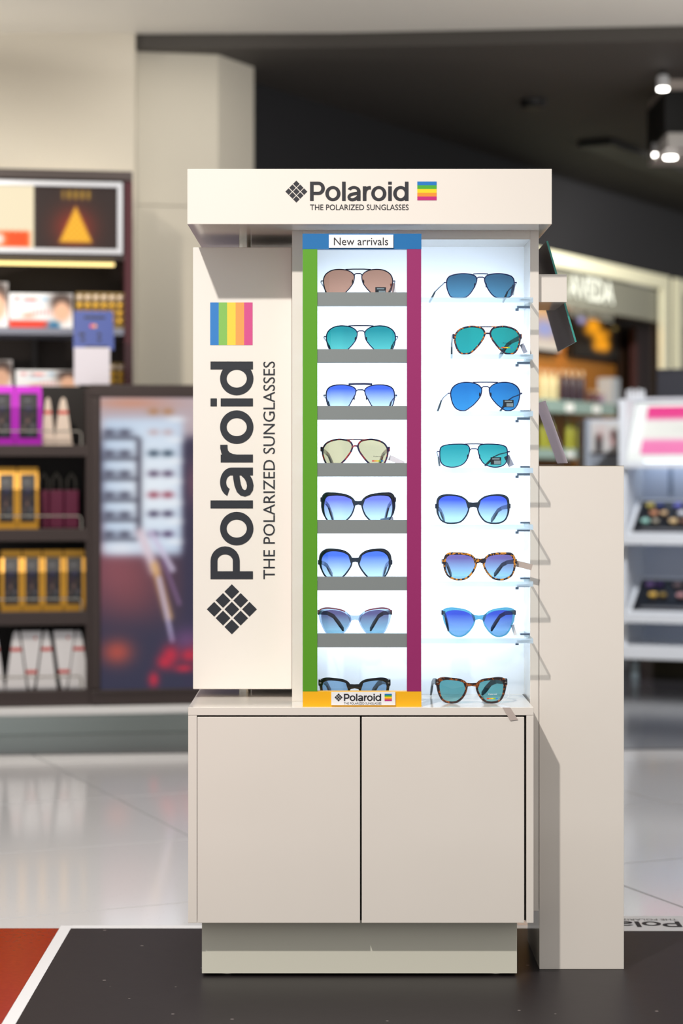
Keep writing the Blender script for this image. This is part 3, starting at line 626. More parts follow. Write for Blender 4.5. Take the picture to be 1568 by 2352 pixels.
def glasses(px, D, zb, label, outline, kind, fmat, ltop, lbot=None, rim=16, rtop=0, corner=0, hinge=90, conv=(.02,.02), splay=0, tmat=None, tipm=None, bridge=(85,140), tag=None, sticker=None, topmat=None, name='sunglasses', yaw=0, temple_h=.0045, rivet=False):
    n = 60; base = [(x*Q, -y*Q) for x, y in crom(outline, n)]
    low = min(p[1] for p in base); pad = (rim*Q if kind == 'acetate' else .0009)
    H = -low+pad
    cxx = X(px, D); fr_ = Fr(cxx, D, yaw)
    T = Thing(fr_, name, label, 'sunglasses', (0, .0, zb), 'sunglasses on the showcase shelves')
    def pt(x, z, dy=0): return (x, curve_y(x)+dy, zb+H+z)
    lm = clear('lens_'+label[:40], ltop, lbot, gloss=.06)
    cc = (sum(p[0] for p in base)/n, sum(p[1] for p in base)/n)
    front = MB()
    ff = None
    for sgn in (1, -1):
        mb = MB(); rings = [1.0, .75, .5, .25]; v = []
        for r in rings: v += [pt(sgn*(cc[0]+(p[0]-cc[0])*r), cc[1]+(p[1]-cc[1])*r, -.0008*(1-r*r)) for p in base]
        v.append(pt(sgn*cc[0], cc[1], -.0008)); fs = []
        for k in range(3):
            for i in range(n): fs.append((k*n+i, k*n+(i+1) % n, (k+1)*n+(i+1) % n, (k+1)*n+i))
        fs += [(3*n+i, 3*n+(i+1) % n, 4*n) for i in range(n)]
        if sgn > 0: fs = [f[::-1] for f in fs]
        mb.add(v, fs, 0, True); T.part('lens', mb, lm)
        if kind == 'metal':
            front.tube([pt(sgn*p[0], p[1]) for p in base], .0011, 6, True)
        else:
            # ring plate: offset outwards, thicker along the brow and at the outer corner
            N = n; outer = []
            for i in range(N):
                a, b = base[i-1], base[(i+1) % N]; dx, dz = b[0]-a[0], b[1]-a[1]; l = math.hypot(dx, dz)
                nx, nz = dz/l, -dx/l
                if nx*(base[i][0]-cc[0])+nz*(base[i][1]-cc[1]) < 0: nx, nz = -nx, -nz
                up = max(0, nz)
                w = rim+rtop*up**2+corner*max(0, nx*.8+nz*.6-.55)/.45
                outer.append((base[i][0]+nx*w*Q, base[i][1]+nz*w*Q))
            v = []
            for (a, o) in zip(base, outer):
                m1 = (a[0]*.75+o[0]*.25, a[1]*.75+o[1]*.25); m2 = (a[0]*.25+o[0]*.75, a[1]*.25+o[1]*.75)
                v += [pt(sgn*a[0], a[1], .0015), pt(sgn*a[0], a[1], -.0012), pt(sgn*m1[0], m1[1], -.002), pt(sgn*m2[0], m2[1], -.002), pt(sgn*o[0], o[1], -.0008), pt(sgn*o[0], o[1], .002)]
            fs = []
            for i in range(N):
                j = (i+1) % N
                for q in range(6): fs.append((i*6+q, j*6+q, j*6+(q+1) % 6, i*6+(q+1) % 6))
            if sgn < 0: fs = [f[::-1] for f in fs]
            front.add(v, fs)
    xi = min(p[0] for p in base)/Q; xo = max(p[0] for p in base)/Q
    if kind == 'metal':
        zt = -bridge[0]*Q; zl = -bridge[1]*Q
        if bridge[0] is not None and bridge[2]:
            xb = bridge[2]*Q; front.tube([pt(-xb, zt), pt(-xb*.4, zt+.0004, -.001), pt(xb*.4, zt+.0004, -.001), pt(xb, zt)], bridge[3] if len(bridge) > 3 else .0011, 6)
        xb = (xi+3)*Q
        front.tube([pt(-xb, zl-.004), pt(-xb*.85, zl-.0015, -.001), pt(-xb*.5, zl, -.0015), pt(xb*.5, zl, -.0015), pt(xb*.85, zl-.0015, -.001), pt(xb, zl-.004)], .0011, 6)
        for sgn in (1, -1): front.tube([pt(sgn*xo*Q, -hinge*Q), pt(sgn*(xo+28)*Q, -hinge*Q, .0005)], .0011, 6)
    else:
        xs_ = (xi+34)
        if bridge[0] >= 0:
            tp = [(-xs_, bridge[0]-26), (-xs_*.55, bridge[0]-4), (0, bridge[0]), (xs_*.55, bridge[0]-4), (xs_, bridge[0]-26)]
            bt = [(xi*1.0, bridge[1]+34), (xi*.62, bridge[1]+6), (0, bridge[1]-2), (-xi*.62, bridge[1]+6), (-xi*1.0, bridge[1]+34)]
            o = [(a*Q, -b*Q) for a, b in tp]; u = [(a*Q, -b*Q) for a, b in bt[::-1]]
            for yy0, yy1 in ((-.0021, .0021),):
                v = [pt(p[0], p[1], yy0) for p in o+u]+[pt(p[0], p[1], yy1) for p in o+u]
                fs = [(i, 5+i, 6+i, i+1) for i in range(4)]+[(10+i, 11+i, 16+i, 15+i) for i in range(4)]
                fs += [(i, i+1, 11+i, 10+i) for i in range(4)]+[(5+i, 15+i, 16+i, 6+i) for i in range(4)]
                front.add(v, fs)
        else:       # pilot: straight brow bar and a low arch
            xb = 150*Q
            for zz, hh, xx in ((-9*Q, 11*Q, 110*Q), ):
                v = [pt(-xx, zz-hh*.6, -.002), pt(xx, zz-hh*.6, -.002), pt(xx, zz+hh*.6, -.002), pt(-xx, zz+hh*.6, -.002), pt(-xx, zz-hh*.6, .002), pt(xx, zz-hh*.6, .002), pt(xx, zz+hh*.6, .002), pt(-xx, zz+hh*.6, .002)]
                front.add(v, [(0,1,2,3),(5,4,7,6),(3,2,6,7),(4,5,1,0),(4,0,3,7),(1,5,6,2)])
            front.tube([pt(-xi*Q, -128*Q), pt(-xi*.8*Q, -100*Q, -.001), pt(-xi*.4*Q, -bridge[1]*Q, -.001), pt(xi*.4*Q, -bridge[1]*Q, -.001), pt(xi*.8*Q, -100*Q, -.001), pt(xi*Q, -128*Q)], .0016, 8)
        for sgn in (1, -1):     # end pieces
            x0 = (xo-4)*Q; x1 = (xo+rim+corner*.5+(2 if corner > 20 else 12))*Q; zh = -hinge*Q; hh = .003 if corner > 20 else .0042
            v = [pt(sgn*x0, zh-hh, -.002), pt(sgn*x1, zh-hh*.8, -.0015), pt(sgn*x1, zh+hh*.9, -.0015), pt(sgn*x0, zh+hh, -.002), pt(sgn*x0, zh-hh, .003), pt(sgn*x1, zh-hh*.8, .004), pt(sgn*x1, zh+hh*.9, .004), pt(sgn*x0, zh+hh, .003)]
            front.add(v, [(0,1,2,3),(5,4,7,6),(3,2,6,7),(4,5,1,0),(4,0,3,7),(1,5,6,2)])
    ff = T.part('frame_front', front, fmat)
    xh = (xo+24)*Q if kind == 'metal' else (xo+rim+corner*.4+4)*Q
    zh = zb+H-hinge*Q; y0 = curve_y(xh)
    LT = .132 if D+.14 < DB else DB-D-.006
    for sgn, cv in ((1, conv[1]), (-1, conv[0])):
        path = [(sgn*xh, y0, zh), (sgn*(xh+.001), y0+.02, zh-.0005), (sgn*(xh-cv*.35), y0+(LT-y0)*.6, zh-(zh-zb)*.14), (sgn*(xh-cv*.6), y0+(LT-y0)*.76, zh-(zh-zb)*.3), (sgn*(xh-cv*.85), y0+(LT-y0)*.9, zh-(zh-zb)*.66), (sgn*(xh-cv), LT, zb+.0045)]
        if kind == 'metal':
            T.part('temple', MB().tube(path[:4], .0012, 6), fmat)
            T.part('temple_tip', MB().tube(path[3:], [.0016, .0024, .002], 8), tipm or INK)
        else:
            h = temple_h
            T.part('temple', MB().sweep(path, [.0016, .0016, .0016, .0018, .002, .0018], [h, h, h*.8, h*.85, h*1.05, .004]), tmat or fmat)
        if kind == 'metal':
            T.part('nose_pad', MB().ball(pt(sgn*(xi+22)*Q, -(bridge[1]+95)*Q, .005), .0014, .0016, .0045, 8, 5), tipm or INK)
        if rivet:
            x, z = (xo+rim*.9+corner*.15)*Q, -hinge*Q
            T.part('rivet', MB().prism([(sgn*x-.0026, zb+H+z), (sgn*x, zb+H+z-.0013), (sgn*x+.0026, zb+H+z), (sgn*x, zb+H+z+.0013)], curve_y(x)-.0034, curve_y(x)-.0015), CHROME, ff)
    if topmat:
        for sgn in (1, -1):
            pts = [(outer[i][0], outer[i][1]) for i in range(n) if outer[i][1] > -60*Q and outer[i][0] > 110*Q]
            pts.sort(); 
            mb = MB(); v = []
            for p in pts: v += [pt(sgn*p[0], p[1]-.0026, -.0026), pt(sgn*p[0], p[1], -.0026)]
            mb.add(v, [(2*i, 2*i+2, 2*i+3, 2*i+1) for i in range(len(pts)-1)]); T.part('brow_inlay', mb, topmat, ff)
    if sticker:
        kind_, sx_, sz_ = sticker; x, z = sx_*Q, -sz_*Q
        if kind_ == 'card':
            T.part('lens_sticker', MB().add([pt(x, z-.0138, -.0018), pt(x+.02, z-.0138, -.0018), pt(x+.02, z, -.0018), pt(x, z, -.0018)], [(0,1,2,3)]), mat('sticker_black', S(28, 38, 48), .4), label='black lens sticker')
            T.part('sticker_text', MB().add([pt(x+a*.02, z-b*.0138, -.0021) for a, b in ((.15,.30),(.85,.30),(.85,.12),(.15,.12))], [(0,1,2,3)]).add([pt(x+a*.02, z-b*.0138, -.0021) for a, b in ((.32,.92),(.95,.92),(.95,.45),(.32,.45))], [(0,1,2,3)]), mat('sticker_print', S(130, 150, 160), .5))
        else:
            for i, c in enumerate((S(220, 60, 50), S(240, 160, 30), S(245, 215, 30), S(130, 190, 50), S(40, 130, 210))):
                a, b = x+i*.0042, x+(i+1)*.0042
                T.part('lens_sticker', MB().add([pt(a, z-.0022, -.0019), pt(b, z-.0022, -.0019), pt(b, z, -.0019), pt(a, z, -.0019)], [(0,1,2,3)]), mat('sticker_%d' % i, c, .5))
            lt = text_mb('Polaroid', x+.003, x+.019, 0, .0026, 0, place=lambda u, w: pt(u, z+.006+w, -.0019))
            T.part('lens_lettering', lt, WHITEP if kind_ == 'rainbow_w' else INK)
    if tag:     # hang tag: (x along, z, length, width, angle, colour)
        tx_, tz_, L_, w_, ang, cm = tag
        c, s_ = cos(ang), sin(ang); y = y0+.006
        o = [(tx_, zb+tz_), (tx_+c*L_, zb+tz_+s_*L_), (tx_+c*L_+s_*w_, zb+tz_+s_*L_-c*w_), (tx_+s_*w_, zb+tz_-c*w_)]
        T.part('string', MB().tube([(xh-.003, y0+.004, zh), ((xh+tx_)/2, y, (zh+zb+tz_)/2-.002), (tx_+.001, y, zb+tz_-w_*.4)], .0003, 5), WHITEP)
        T.part('price_tag', MB().prism(o, y, y+.0006), cm)
    return T
def G(r, g, b, k=1.45): c = S(r, g, b); return (min(1, c[0]/k), min(1, c[1]/k), min(1, c[2]/k), 1)
BLUEM = mat('frame_gunmetal_blue', S(20, 30, 84), .35, .15); SILV = mat('frame_steel', S(34, 36, 62), .35, .15)
NAVY = mat('acetate_navy', S(22, 44, 66), .18, coat=.4); BLACKA = mat('acetate_black', S(16, 22, 28), .18, coat=.4); TIPD = mat('tip_dark_teal', S(18, 42, 58), .3)
TRED = tortoise('tortoise_red', S(34, 26, 70), S(165, 40, 40), 120, (.5, .6)); TAMB = tortoise('tortoise_amber', S(30, 24, 40), S(215, 140, 30), 210, (.5, .56)); TBRO = tortoise('tortoise_brown', S(34, 18, 20), S(150, 80, 25), 170, (.52, .62)); TPIL = tortoise('tortoise_pilot', S(30, 28, 60), S(190, 105, 30), 190, (.54, .6))
CLRF = clear('acetate_clear', (.60, .68, .78, 1), gloss=.12, rough=.1); CLRB = clear('acetate_sea_blue', (.26, .55, .66, 1), gloss=.12, rough=.1)
PINK = mat('acetate_pink', S(205, 120, 140), .25); TAGW = mat('tag_white', S(225, 228, 235), .6); TAGG = mat('tag_grey', S(150, 158, 180), .6); TAGT = mat('tag_taupe', S(186, 172, 165), .6)
DL = 3.716
MB3 = (6, 62, 90)
L = [SHZ[i]+.0003 for i in range(7)]+[z_base+.0003]
glasses(822.1, DL, L[0], 'metal aviator sunglasses with peach brown lenses and small black sticker', AVI, 'metal', SILV, G(214,158,132), rim=0, hinge=135, conv=(.012,.012), bridge=(2,52,150), tipm=TIPD, sticker=('card',205,214), tag=(.0685,.03,.018,.009,rad(-78),TAGW))
glasses(828.7, DL, L[1], 'metal aviator sunglasses with teal lenses behind the second grey front', AVI, 'metal', BLUEM, G(14,140,142), G(86,188,180), rim=0, hinge=128, conv=(.014,.012), bridge=(2,62,150), tipm=TIPD)
glasses(827.3, DL, L[2], 'metal pilot sunglasses with blue brow bar and blue gradient lenses', PIL, 'metal', BLUEM, G(62,98,205), G(210,230,248), rim=0, hinge=140, conv=(.012,.012), bridge=(10,78,140,.0019), tipm=TIPD)
glasses(815.5, DL, L[3], 'red tortoiseshell pilot sunglasses with khaki yellow lenses', ACP, 'acetate', TRED, G(205,190,148), rim=21, hinge=120, conv=(.022,.016), bridge=(-1,82), tag=(.066,.024,.03,.010,rad(-25),TAGW), sticker=('rainbow',200,255), tmat=TRED)
glasses(822.5, DL, L[4], 'dark navy butterfly sunglasses with violet to pale blue lenses', BUT, 'acetate', NAVY, G(112,118,228), G(205,232,250), rim=18, rtop=14, corner=34, hinge=70, conv=(.022,.016), bridge=(86,132), tag=(.066,.008,.024,.006,rad(190),TAGW))
glasses(815.5, DL, L[5], 'large round dark navy sunglasses with deep blue gradient lenses', RND, 'acetate', NAVY, G(70,108,208), G(200,226,248), rim=19, rtop=12, corner=22, hinge=150, conv=(.024,.012), bridge=(92,142), tag=(.074,.0015,.03,.0012,0,TAGG))
glasses(814.9, DL, L[6], 'clear cat-eye sunglasses with pink brows and dusky purple lenses', CAT, 'acetate', CLRF, G(92,84,124), G(156,196,212), rim=16, rtop=10, corner=26, hinge=52, conv=(.046,.036), bridge=(86,135), topmat=PINK, tmat=mat('temple_plum', S(40, 34, 56), .25))
glasses(813.9, 3.708, L[7], 'black square sunglasses with pale blue lenses behind the yellow board', WAY, 'acetate', BLACKA, G(168,212,250), rim=26, rtop=6, corner=20, hinge=44, conv=(.022,.032), bridge=(58,108), rivet=True, temple_h=.006)
glasses(1103.5, DL, L[0], 'square metal double-bridge sunglasses with slate blue lenses on the top shelf', SQA, 'metal', BLUEM, G(66,118,150), G(84,146,176), rim=0, hinge=104, conv=(-.022,.014), bridge=(8,46,88), tipm=TIPD, tag=(.066,.026,.02,.006,rad(-100),TAGW))
glasses(1119.2, DL, L[1], 'amber tortoiseshell pilot sunglasses with green teal lenses', ACP, 'acetate', TPIL, G(12,150,142), G(20,156,150), rim=21, hinge=120, conv=(.004,.03), bridge=(-1,88), tag=(.0685,.0225,.018,.008,rad(-66),TAGG), sticker=('rainbow',165,250), tmat=TIPD)
glasses(1114.6, DL, L[2], 'metal aviator sunglasses with deep blue lenses and black label', AVI, 'metal', BLUEM, G(16,112,178), G(44,138,196), rim=0, hinge=130, conv=(-.014,.03), bridge=(2,52,150), tipm=TIPD, sticker=('card',210,210))
glasses(1087.8, DL, L[3], 'rectangular metal sunglasses with teal lenses, black label and grey tag', SQB, 'metal', BLUEM, G(24,150,152), G(72,178,172), rim=0, hinge=92, conv=(.01,.036), bridge=(3,58,110), tipm=TIPD, sticker=('card',200,160), tag=(.067,.0245,.021,.0105,rad(-64),TAGG))
glasses(1086.3, DL, L[4], 'oversized navy sunglasses with bright blue gradient lenses and studded hinges', OVR, 'acetate', NAVY, G(62,88,215), G(190,226,248), rim=18, rtop=2, corner=14, hinge=130, conv=(.022,.024), bridge=(86,140))
glasses(1101.6, DL, L[5], 'amber leopard tortoiseshell sunglasses with purple to blue lenses and taupe tag', TOR, 'acetate', TAMB, G(112,96,156), G(160,204,228), rim=22, rtop=6, corner=10, hinge=105, conv=(.022,.03), bridge=(70,118), tag=(.071,.037,.03,.0115,rad(-14),TAGT), tmat=TIPD)
glasses(1099.7, 3.712, L[6], 'translucent sea blue cat-eye sunglasses with royal blue lenses', CAT, 'acetate', CLRB, G(56,80,192), G(146,188,226), rim=16, rtop=10, corner=26, hinge=52, conv=(.018,.034), bridge=(82,128), tmat=mat('temple_midnight', S(16, 30, 70), .25), tag=(.066,.023,.02,.006,rad(-72),TAGW))
glasses(1082.8, 3.717, L[7], 'brown tortoiseshell square sunglasses with sea green lenses on the cabinet top', WAY, 'acetate', TBRO, G(118,205,210), G(160,230,228), rim=26, rtop=4, corner=22, hinge=42, conv=(-.004,.036), bridge=(50,84), rivet=True, temple_h=.006, tmat=TIPD, sticker=('rainbow_w',180,228))
xt = X(1178, 3.69)
t = Thing(W0, 'price_tag', 'white hang tag lying over the cabinet edge below the tortoiseshell sunglasses', 'price tag', (xt-.02, 3.70, z_base))
t.part('card', MB().hexa([(xt-.022,3.66-.0006,z_base-.0002),(xt-.008,3.66-.0006,z_base-.0002),(xt-.020,3.69,z_base+.0005),(xt-.030,3.69,z_base+.0005),(xt-.022,3.66,z_base+.0006),(xt-.008,3.66,z_base+.0006),(xt-.020,3.69,z_base+.001),(xt-.030,3.69,z_base+.001)]), TAGW)
t.part('hanging_end', MB().prism([(xt-.022, z_base), (xt-.008, z_base), (xt+.006, z_base-.022), (xt-.008, z_base-.024)], 3.6588, 3.6594), TAGT)
t.part('string', MB().tube([(X(1165, 3.717), 3.717, z_base+.035), (X(1168, 3.71), 3.712, z_base+.015), (xt-.025, 3.69, z_base+.002)], .0003, 5), WHITEP)

# ------------------------------------------------------------------ dark shelving at the left
GF = Fr(X(200, 7.13), 7.13, rad(9))
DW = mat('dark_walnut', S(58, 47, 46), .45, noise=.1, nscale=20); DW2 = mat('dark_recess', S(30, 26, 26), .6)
GMET = mat('shelf_metal', S(130, 134, 150), .35, .3); MIRK = mat('brushed_kick', S(196, 208, 206), .3, 1.0)
gl = -1.25
LU = Thing(GF, 'shelving_unit', 'low dark walnut sweets shelving with steel plinth and wire rails', 'shelving', (-.6, .2, .003))
def gz(py, ly=0): return GF.at(120, py, ly)[1]
shelf_z = []
for a, b in ((1022, 1048), (1215, 1243), (1405, 1436), (1586, 1622)):
    LU.part('shelf', MB().box(gl, -.002, 0, .25, gz(b), gz(a)), DW, bevel=.002); shelf_z.append(gz(a))
LU.part('back_panel', MB().box(gl, 0, .25, .265, gz(1622), gz(880)), DW2)
LU.part('side_panel', MB().box(-.004, .012, .0, .265, gz(1622), gz(890)), DW)
LU.part('base_ledge', MB().box(gl, .62, -.035, .265, gz(1641), gz(1623)), WHITEP, bevel=.003)
LU.part('kick_plate', MB().box(gl, .6, .0, .26, .004, gz(1641)), MIRK)
for ra, rb in ((990, 1022), (1185, 1215), (1376, 1405), (1555, 1586)):
    z1, z0 = gz(ra), gz(rb); xe = GF.x(187)
    LU.part('wire_rail', MB().tube([(gl, .012, z1), (xe-.012, .012, z1), (xe-.003, .012, z1-.004), (xe, .012, z1-.014), (xe, .012, z0)], .0032, 8), CHROME)
# backlit poster cabinet
PO = Thing(GF, 'poster_lightbox', 'dark framed backlit poster showing a blurred eyewear rack and red flowers', 'light box', (.3, .1, gz(1622)))
pxo0, pxo1 = .0125, .60; pzt_, pzb_ = gz(882), gz(1622); ix0 = GF.x(231); iz1, iz0 = gz(912), gz(1586)
ix1 = pxo1-(ix0-pxo0)
for a in ((pxo0, pxo1, iz1, pzt_), (pxo0, pxo1, pzb_, iz0), (pxo0, ix0, iz0, iz1), (ix1, pxo1, iz0, iz1)):
    PO.part('frame_bar', MB().box(a[0], a[1], -.012, .18, a[2], a[3]), DW, bevel=.006)
for a in ((ix0-.02, ix1+.02, iz1+.004, iz1+.012), (ix0-.02, ix1+.02, iz0-.012, iz0-.004)):
    PO.part('frame_bead', MB().box(a[0], a[1], -.016, -.011, a[2], a[3]), DW)
PO.part('back_box', MB().box(ix0, ix1, .01, .18, iz0, iz1), DW2)
PXW = (ix1-ix0)
def rack_pic(u, v):
    # u in visible px units: 0 at x=231; one px = 1/PW
    x = 231+u*PXW/(7.3/F); y = 1586-v*(1586-912)
    c = mixc((58, 50, 72), (112, 64, 74), blob(x, y, 300, 1340, 90, 110)); c = mixc(c, (150, 80, 90), .7*blob(x, y, 260, 1300, 70, 90))
    c = mixc(c, (50, 50, 74), step(y, 1440, 18))
    top = mixc((190, 172, 178), (205, 150, 130), blob(x, y, 300, 925, 90, 14)); c = mixc(c, top, step(1010, y, 8))
    rk = inside(x, y, 236, 415, 960, 1275, 5); c = mixc(c, (196, 216, 240), rk)
    c = mixc(c, (236, 244, 252), rk*blob(x, y, 350, 1120, 90, 140))
    c = mixc(c, (60, 56, 72), inside(x, y, 312, 322, 1005, 1230, 3))
    for yy in (1005, 1053, 1100, 1149, 1195, 1240):
        c = mixc(c, (60, 60, 76), inside(x, y, 234, 316, yy-3, yy+4, 2.5))
        for xx in (250, 285): c = mixc(c, (70, 70, 90), .9*blob(x, y, xx, yy-12, 16, 9))
    for k, yy in enumerate((944, 992, 1041, 1088, 1137, 1181, 1228)):
        dk = ((180, 130, 90), (200, 180, 185), (40, 60, 80), (80, 60, 90), (150, 60, 80), (60, 50, 80), (70, 50, 90))[k]
        for xx in (350, 382): c = mixc(c, dk, .95*blob(x, y, xx, yy, 13, 8))
        c = mixc(c, (245, 248, 252), .7*blob(x, y, 400, yy+18, 22, 7))
    c = mixc(c, (235, 238, 245), .8*blob(x, y, 275, 1260, 40, 14))
    c = mixc(c, (52, 48, 74), step(x, 418, 4)*step(y, 1005, 5)*.9)
    c = mixc(c, (120, 78, 96), .7*blob(x, y, 438, 1110, 16, 50))
    # pale fingers and a ribbon of light running down
    for i, (a, b, w_, cc_) in enumerate((((320,1225),(352,1310),12,(225,205,215)), ((352,1300),(384,1420),9,(220,170,110)), ((362,1330),(392,1475),5,(190,180,215)), ((345,1225),(392,1310),7,(210,200,225)), ((372,1290),(408,1390),4,(130,100,140)))):
        dx, dy = b[0]-a[0], b[1]-a[1]; t_ = max(0, min(1, ((x-a[0])*dx+(y-a[1])*dy)/(dx*dx+dy*dy))); d = math.hypot(x-a[0]-t_*dx, y-a[1]-t_*dy)
        c = mixc(c, cc_, .9*math.exp(-(d/w_)**2))
    c = mixc(c, (176, 76, 66), .95*blob(x, y, 268, 1500, 36, 30)); c = mixc(c, (110, 72, 120), .8*blob(x, y, 425, 1475, 35, 30))
    for xx, yy, rx, ry in ((388,1508,20,22), (430,1510,20,16), (375,1525,18,16), (418,1540,22,9), (350,1565,12,18), (470,1500,30,24), (500,1540,30,20)): c = mixc(c, (196, 40, 66), .95*blob(x, y, xx, yy, rx, ry))
    return c
PO.part('poster', picture(ix0, ix1, iz0, iz1, .004, 110, 170, rack_pic), picmat('backlit_poster', .9, .5), label='backlit poster print')
# upper shelving behind
UY = .28
UU = Thing(GF, 'shelving_unit', 'tall dark shelving with lit header sign and grey metal shelf edge', 'shelving', (-.5, .5, .003))
ux = GF.x(304, UY); uz1 = gz(391, UY)
UU.part('side_panel', MB().box(ux-.03, ux, UY-.01, .60, .004, uz1), mat('maroon_gloss', S(70, 24, 32), .12, coat=.5))
UU.part('top_board', MB().box(gl, ux, UY-.02, .60, gz(412, UY), uz1), DW, bevel=.002)
UU.part('cove_tube', MB().tube([(gl, .52, uz1+.008), (ux-.08, .52, uz1+.008)], .006, 8), emitter('cove_light', S(255, 244, 222), 17))
UU.part('back_panel', MB().box(gl, ux-.03, .57, .60, .004, gz(412, UY)), mat('recess_brown', S(52, 42, 36), .6))
UU.part('header_board', MB().box(gl, ux-.03, UY, UY+.05, gz(594, UY), gz(412, UY)), DW)
hx1 = GF.x(281, UY); hz1, hz0 = gz(417, UY), gz(583, UY); wb_ = .019
AL = mat('silver_frame', S(205, 208, 216), .3, .4)
hs = UU.part('sign_frame', MB().box(gl, hx1, UY-.02, UY, hz1-wb_, hz1).box(gl, hx1, UY-.02, UY, hz0, hz0+wb_).box(hx1-wb_, hx1, UY-.02, UY, hz0+wb_, hz1-wb_), AL, bevel=.002)
xm = GF.x(80, UY)
def pyramid_pic(u, v):
    c = mixc((40, 22, 20), (150, 38, 14), 1.0*blob(u, v, .47, .34, .26, .34))
    w = .2*(0.70-v)/.58
    if .09 < v < .70:
        m_ = step(w-abs(u-.49), 0, .008)*step(v, .10, .012)*step(.70, v, .012)
        c = mixc(c, mixc((250, 160, 10), (255, 205, 60), .5+.5*sin(u*90)*sin(v*70)), m_)
    return mixc(c, (205, 160, 40), .9*inside(u, v, .32, .68, .80, .95, .012)*(.55+.45*sin(u*80)))
def cream_pic(u, v):
    c = (248, 232, 196); c = mixc(c, (250, 82, 8), step(.27+.012*sin(u*300), v, .008)*step(v, .02, .006)*step(.985, u, .003))
    return mixc(c, (255, 240, 225), min(1, 1.5*blob(u, v, .878, .14, .02, .09)))
UU.part('sign_print', picture(xm+.002, hx1-wb_, hz0+wb_, hz1-wb_, UY-.006, 90, 66, pyramid_pic), picmat('backlit_sign', 1.0, .3), hs, 'dark backlit print with gold pyramid')
UU.part('sign_print', picture(gl, xm-.004, hz0+wb_, hz1-wb_, UY-.006, 200, 50, cream_pic), picmat('backlit_sign', 1.0, .3), hs, 'cream and orange backlit print')
UU.part('light_tube', MB().tube([(gl, UY+.06, gz(602, UY)), (GF.x(264, UY), UY+.06, gz(602, UY))], .0065, 10), emitter('shelf_tube', S(255, 226, 150), 2.2))
usz = gz(753, UY); usz2 = gz(906, UY+.04)
UU.part('shelf', MB().box(gl, GF.x(285, UY), UY+.0, .57, gz(769, UY), usz), GMET, bevel=.002)
UU.part('shelf', MB().box(gl, GF.x(285, UY), UY+.04, .57, usz2-.02, usz2), GMET, bevel=.002)
UU.part('bracket', MB().box(GF.x(72, .5), GF.x(86, .5), .5, .57, usz2, gz(769, UY)), DW2)
# sweets cartons with a printed face side
def kid_pic(u, v):
    c = (240, 242, 246); c = mixc(c, (225, 60, 40), step(.22, v, .015)*step(.62, u, .02))
    c = mixc(c, (205, 80, 90), .8*blob(u, v, .12, .84, .05, .05)); c = mixc(c, (90, 70, 80), .8*blob(u, v, .26, .82, .03, .05)); c = mixc(c, (232, 60, 50), .9*blob(u, v, .36, .82, .08, .045))
    c = mixc(c, (110, 180, 230), .8*blob(u, v, .56, .84, .06, .05)); c = mixc(c, (170, 205, 235), .7*blob(u, v, .33, .68, .16, .05))
    c = mixc(c, (215, 90, 90), .7*inside(u, v, .36, .66, .38, .52, .02)*(.5+.5*sin(u*110))); c = mixc(c, (210, 110, 70), .7*blob(u, v, .3, .36, .1, .07))
    c = mixc(c, (20, 100, 150), 1.2*blob(u, v, .72, .06, .12, .16)); c = mixc(c, (242, 242, 245), 1.1*blob(u, v, .86, .06, .06, .1))
    c = mixc(c, (52, 40, 38), min(1, 1.8*blob(u, v, .83, .74, .16, .26))); return mixc(c, (226, 178, 150), min(1, 2.0*blob(u, v, .83, .48, .115, .25)))
def carton(px0, px1, pyt, zb, ly, label, dep=.16):
    a, b = GF.x(px0, ly), GF.x(px1, ly); z1 = gz(pyt, ly)
    tt = Thing(GF, 'sweets_carton', label, 'carton', ((a+b)/2, ly+dep/2, zb), 'white sweets cartons')
    tt.part('box', MB().box(a, b, ly, ly+dep, zb, z1), mat('carton_white', S(236, 236, 240), .45), bevel=.002)
    tt.part('print', picture(a+.001, b-.001, zb+.001, z1-.001, ly-.0008, 60, 36, kid_pic), picmat('carton_print', 0, .4))
carton(21, 167, 674, usz, UY+.03, 'white and red sweets carton with printed portrait on the upper metal shelf')
carton(-120, 18, 650, usz, UY+.06, 'taller white and red sweets carton at the far side of the upper shelf')
carton(36, 182, 850, usz2, UY+.06, 'white sweets carton standing behind the cone packs')
carton(-118, 28, 828, usz2, UY+.1, 'white sweets carton partly hidden behind the purple bags')
GOLD = mat('gold_foil', S(214, 170, 66), .35, .55, noise=.25, nscale=120); GOLDB = mat('gold_card', S(120, 98, 48), .5)
def pralines(px0, px1, pyt, zb, ly, nx_, nz_, label):
    a, b = GF.x(px0, ly), GF.x(px1, ly); z1 = gz(pyt, ly); w = (b-a)/nx_; h = (z1-zb-.02)/nz_
    tt = Thing(GF, 'praline_box', label, 'sweet box', ((a+b)/2, ly+.05, zb))
    tt.part('box', MB().box(a, b, ly, ly+.1, zb, z1), GOLDB, bevel=.003)
    for j in range(nz_):
        for i in range(nx_): tt.part('praline', MB().ball((a+w*(i+.5), ly, zb+.014+h*(j+.5)), w*.44, .012, min(w, h)*.44, 10, 6), mat('foil_pale', S(214, 196, 176), .4, .3) if j == nz_-1 and nz_ > 3 else GOLD)
pralines(174, 286, 670, usz, UY+.03, 6, 4, 'box of gold wrapped pralines beside the sweets carton')
pralines(212, 288, 832, usz2, UY+.05, 4, 4, 'stack of gold pralines behind the white leaflet')
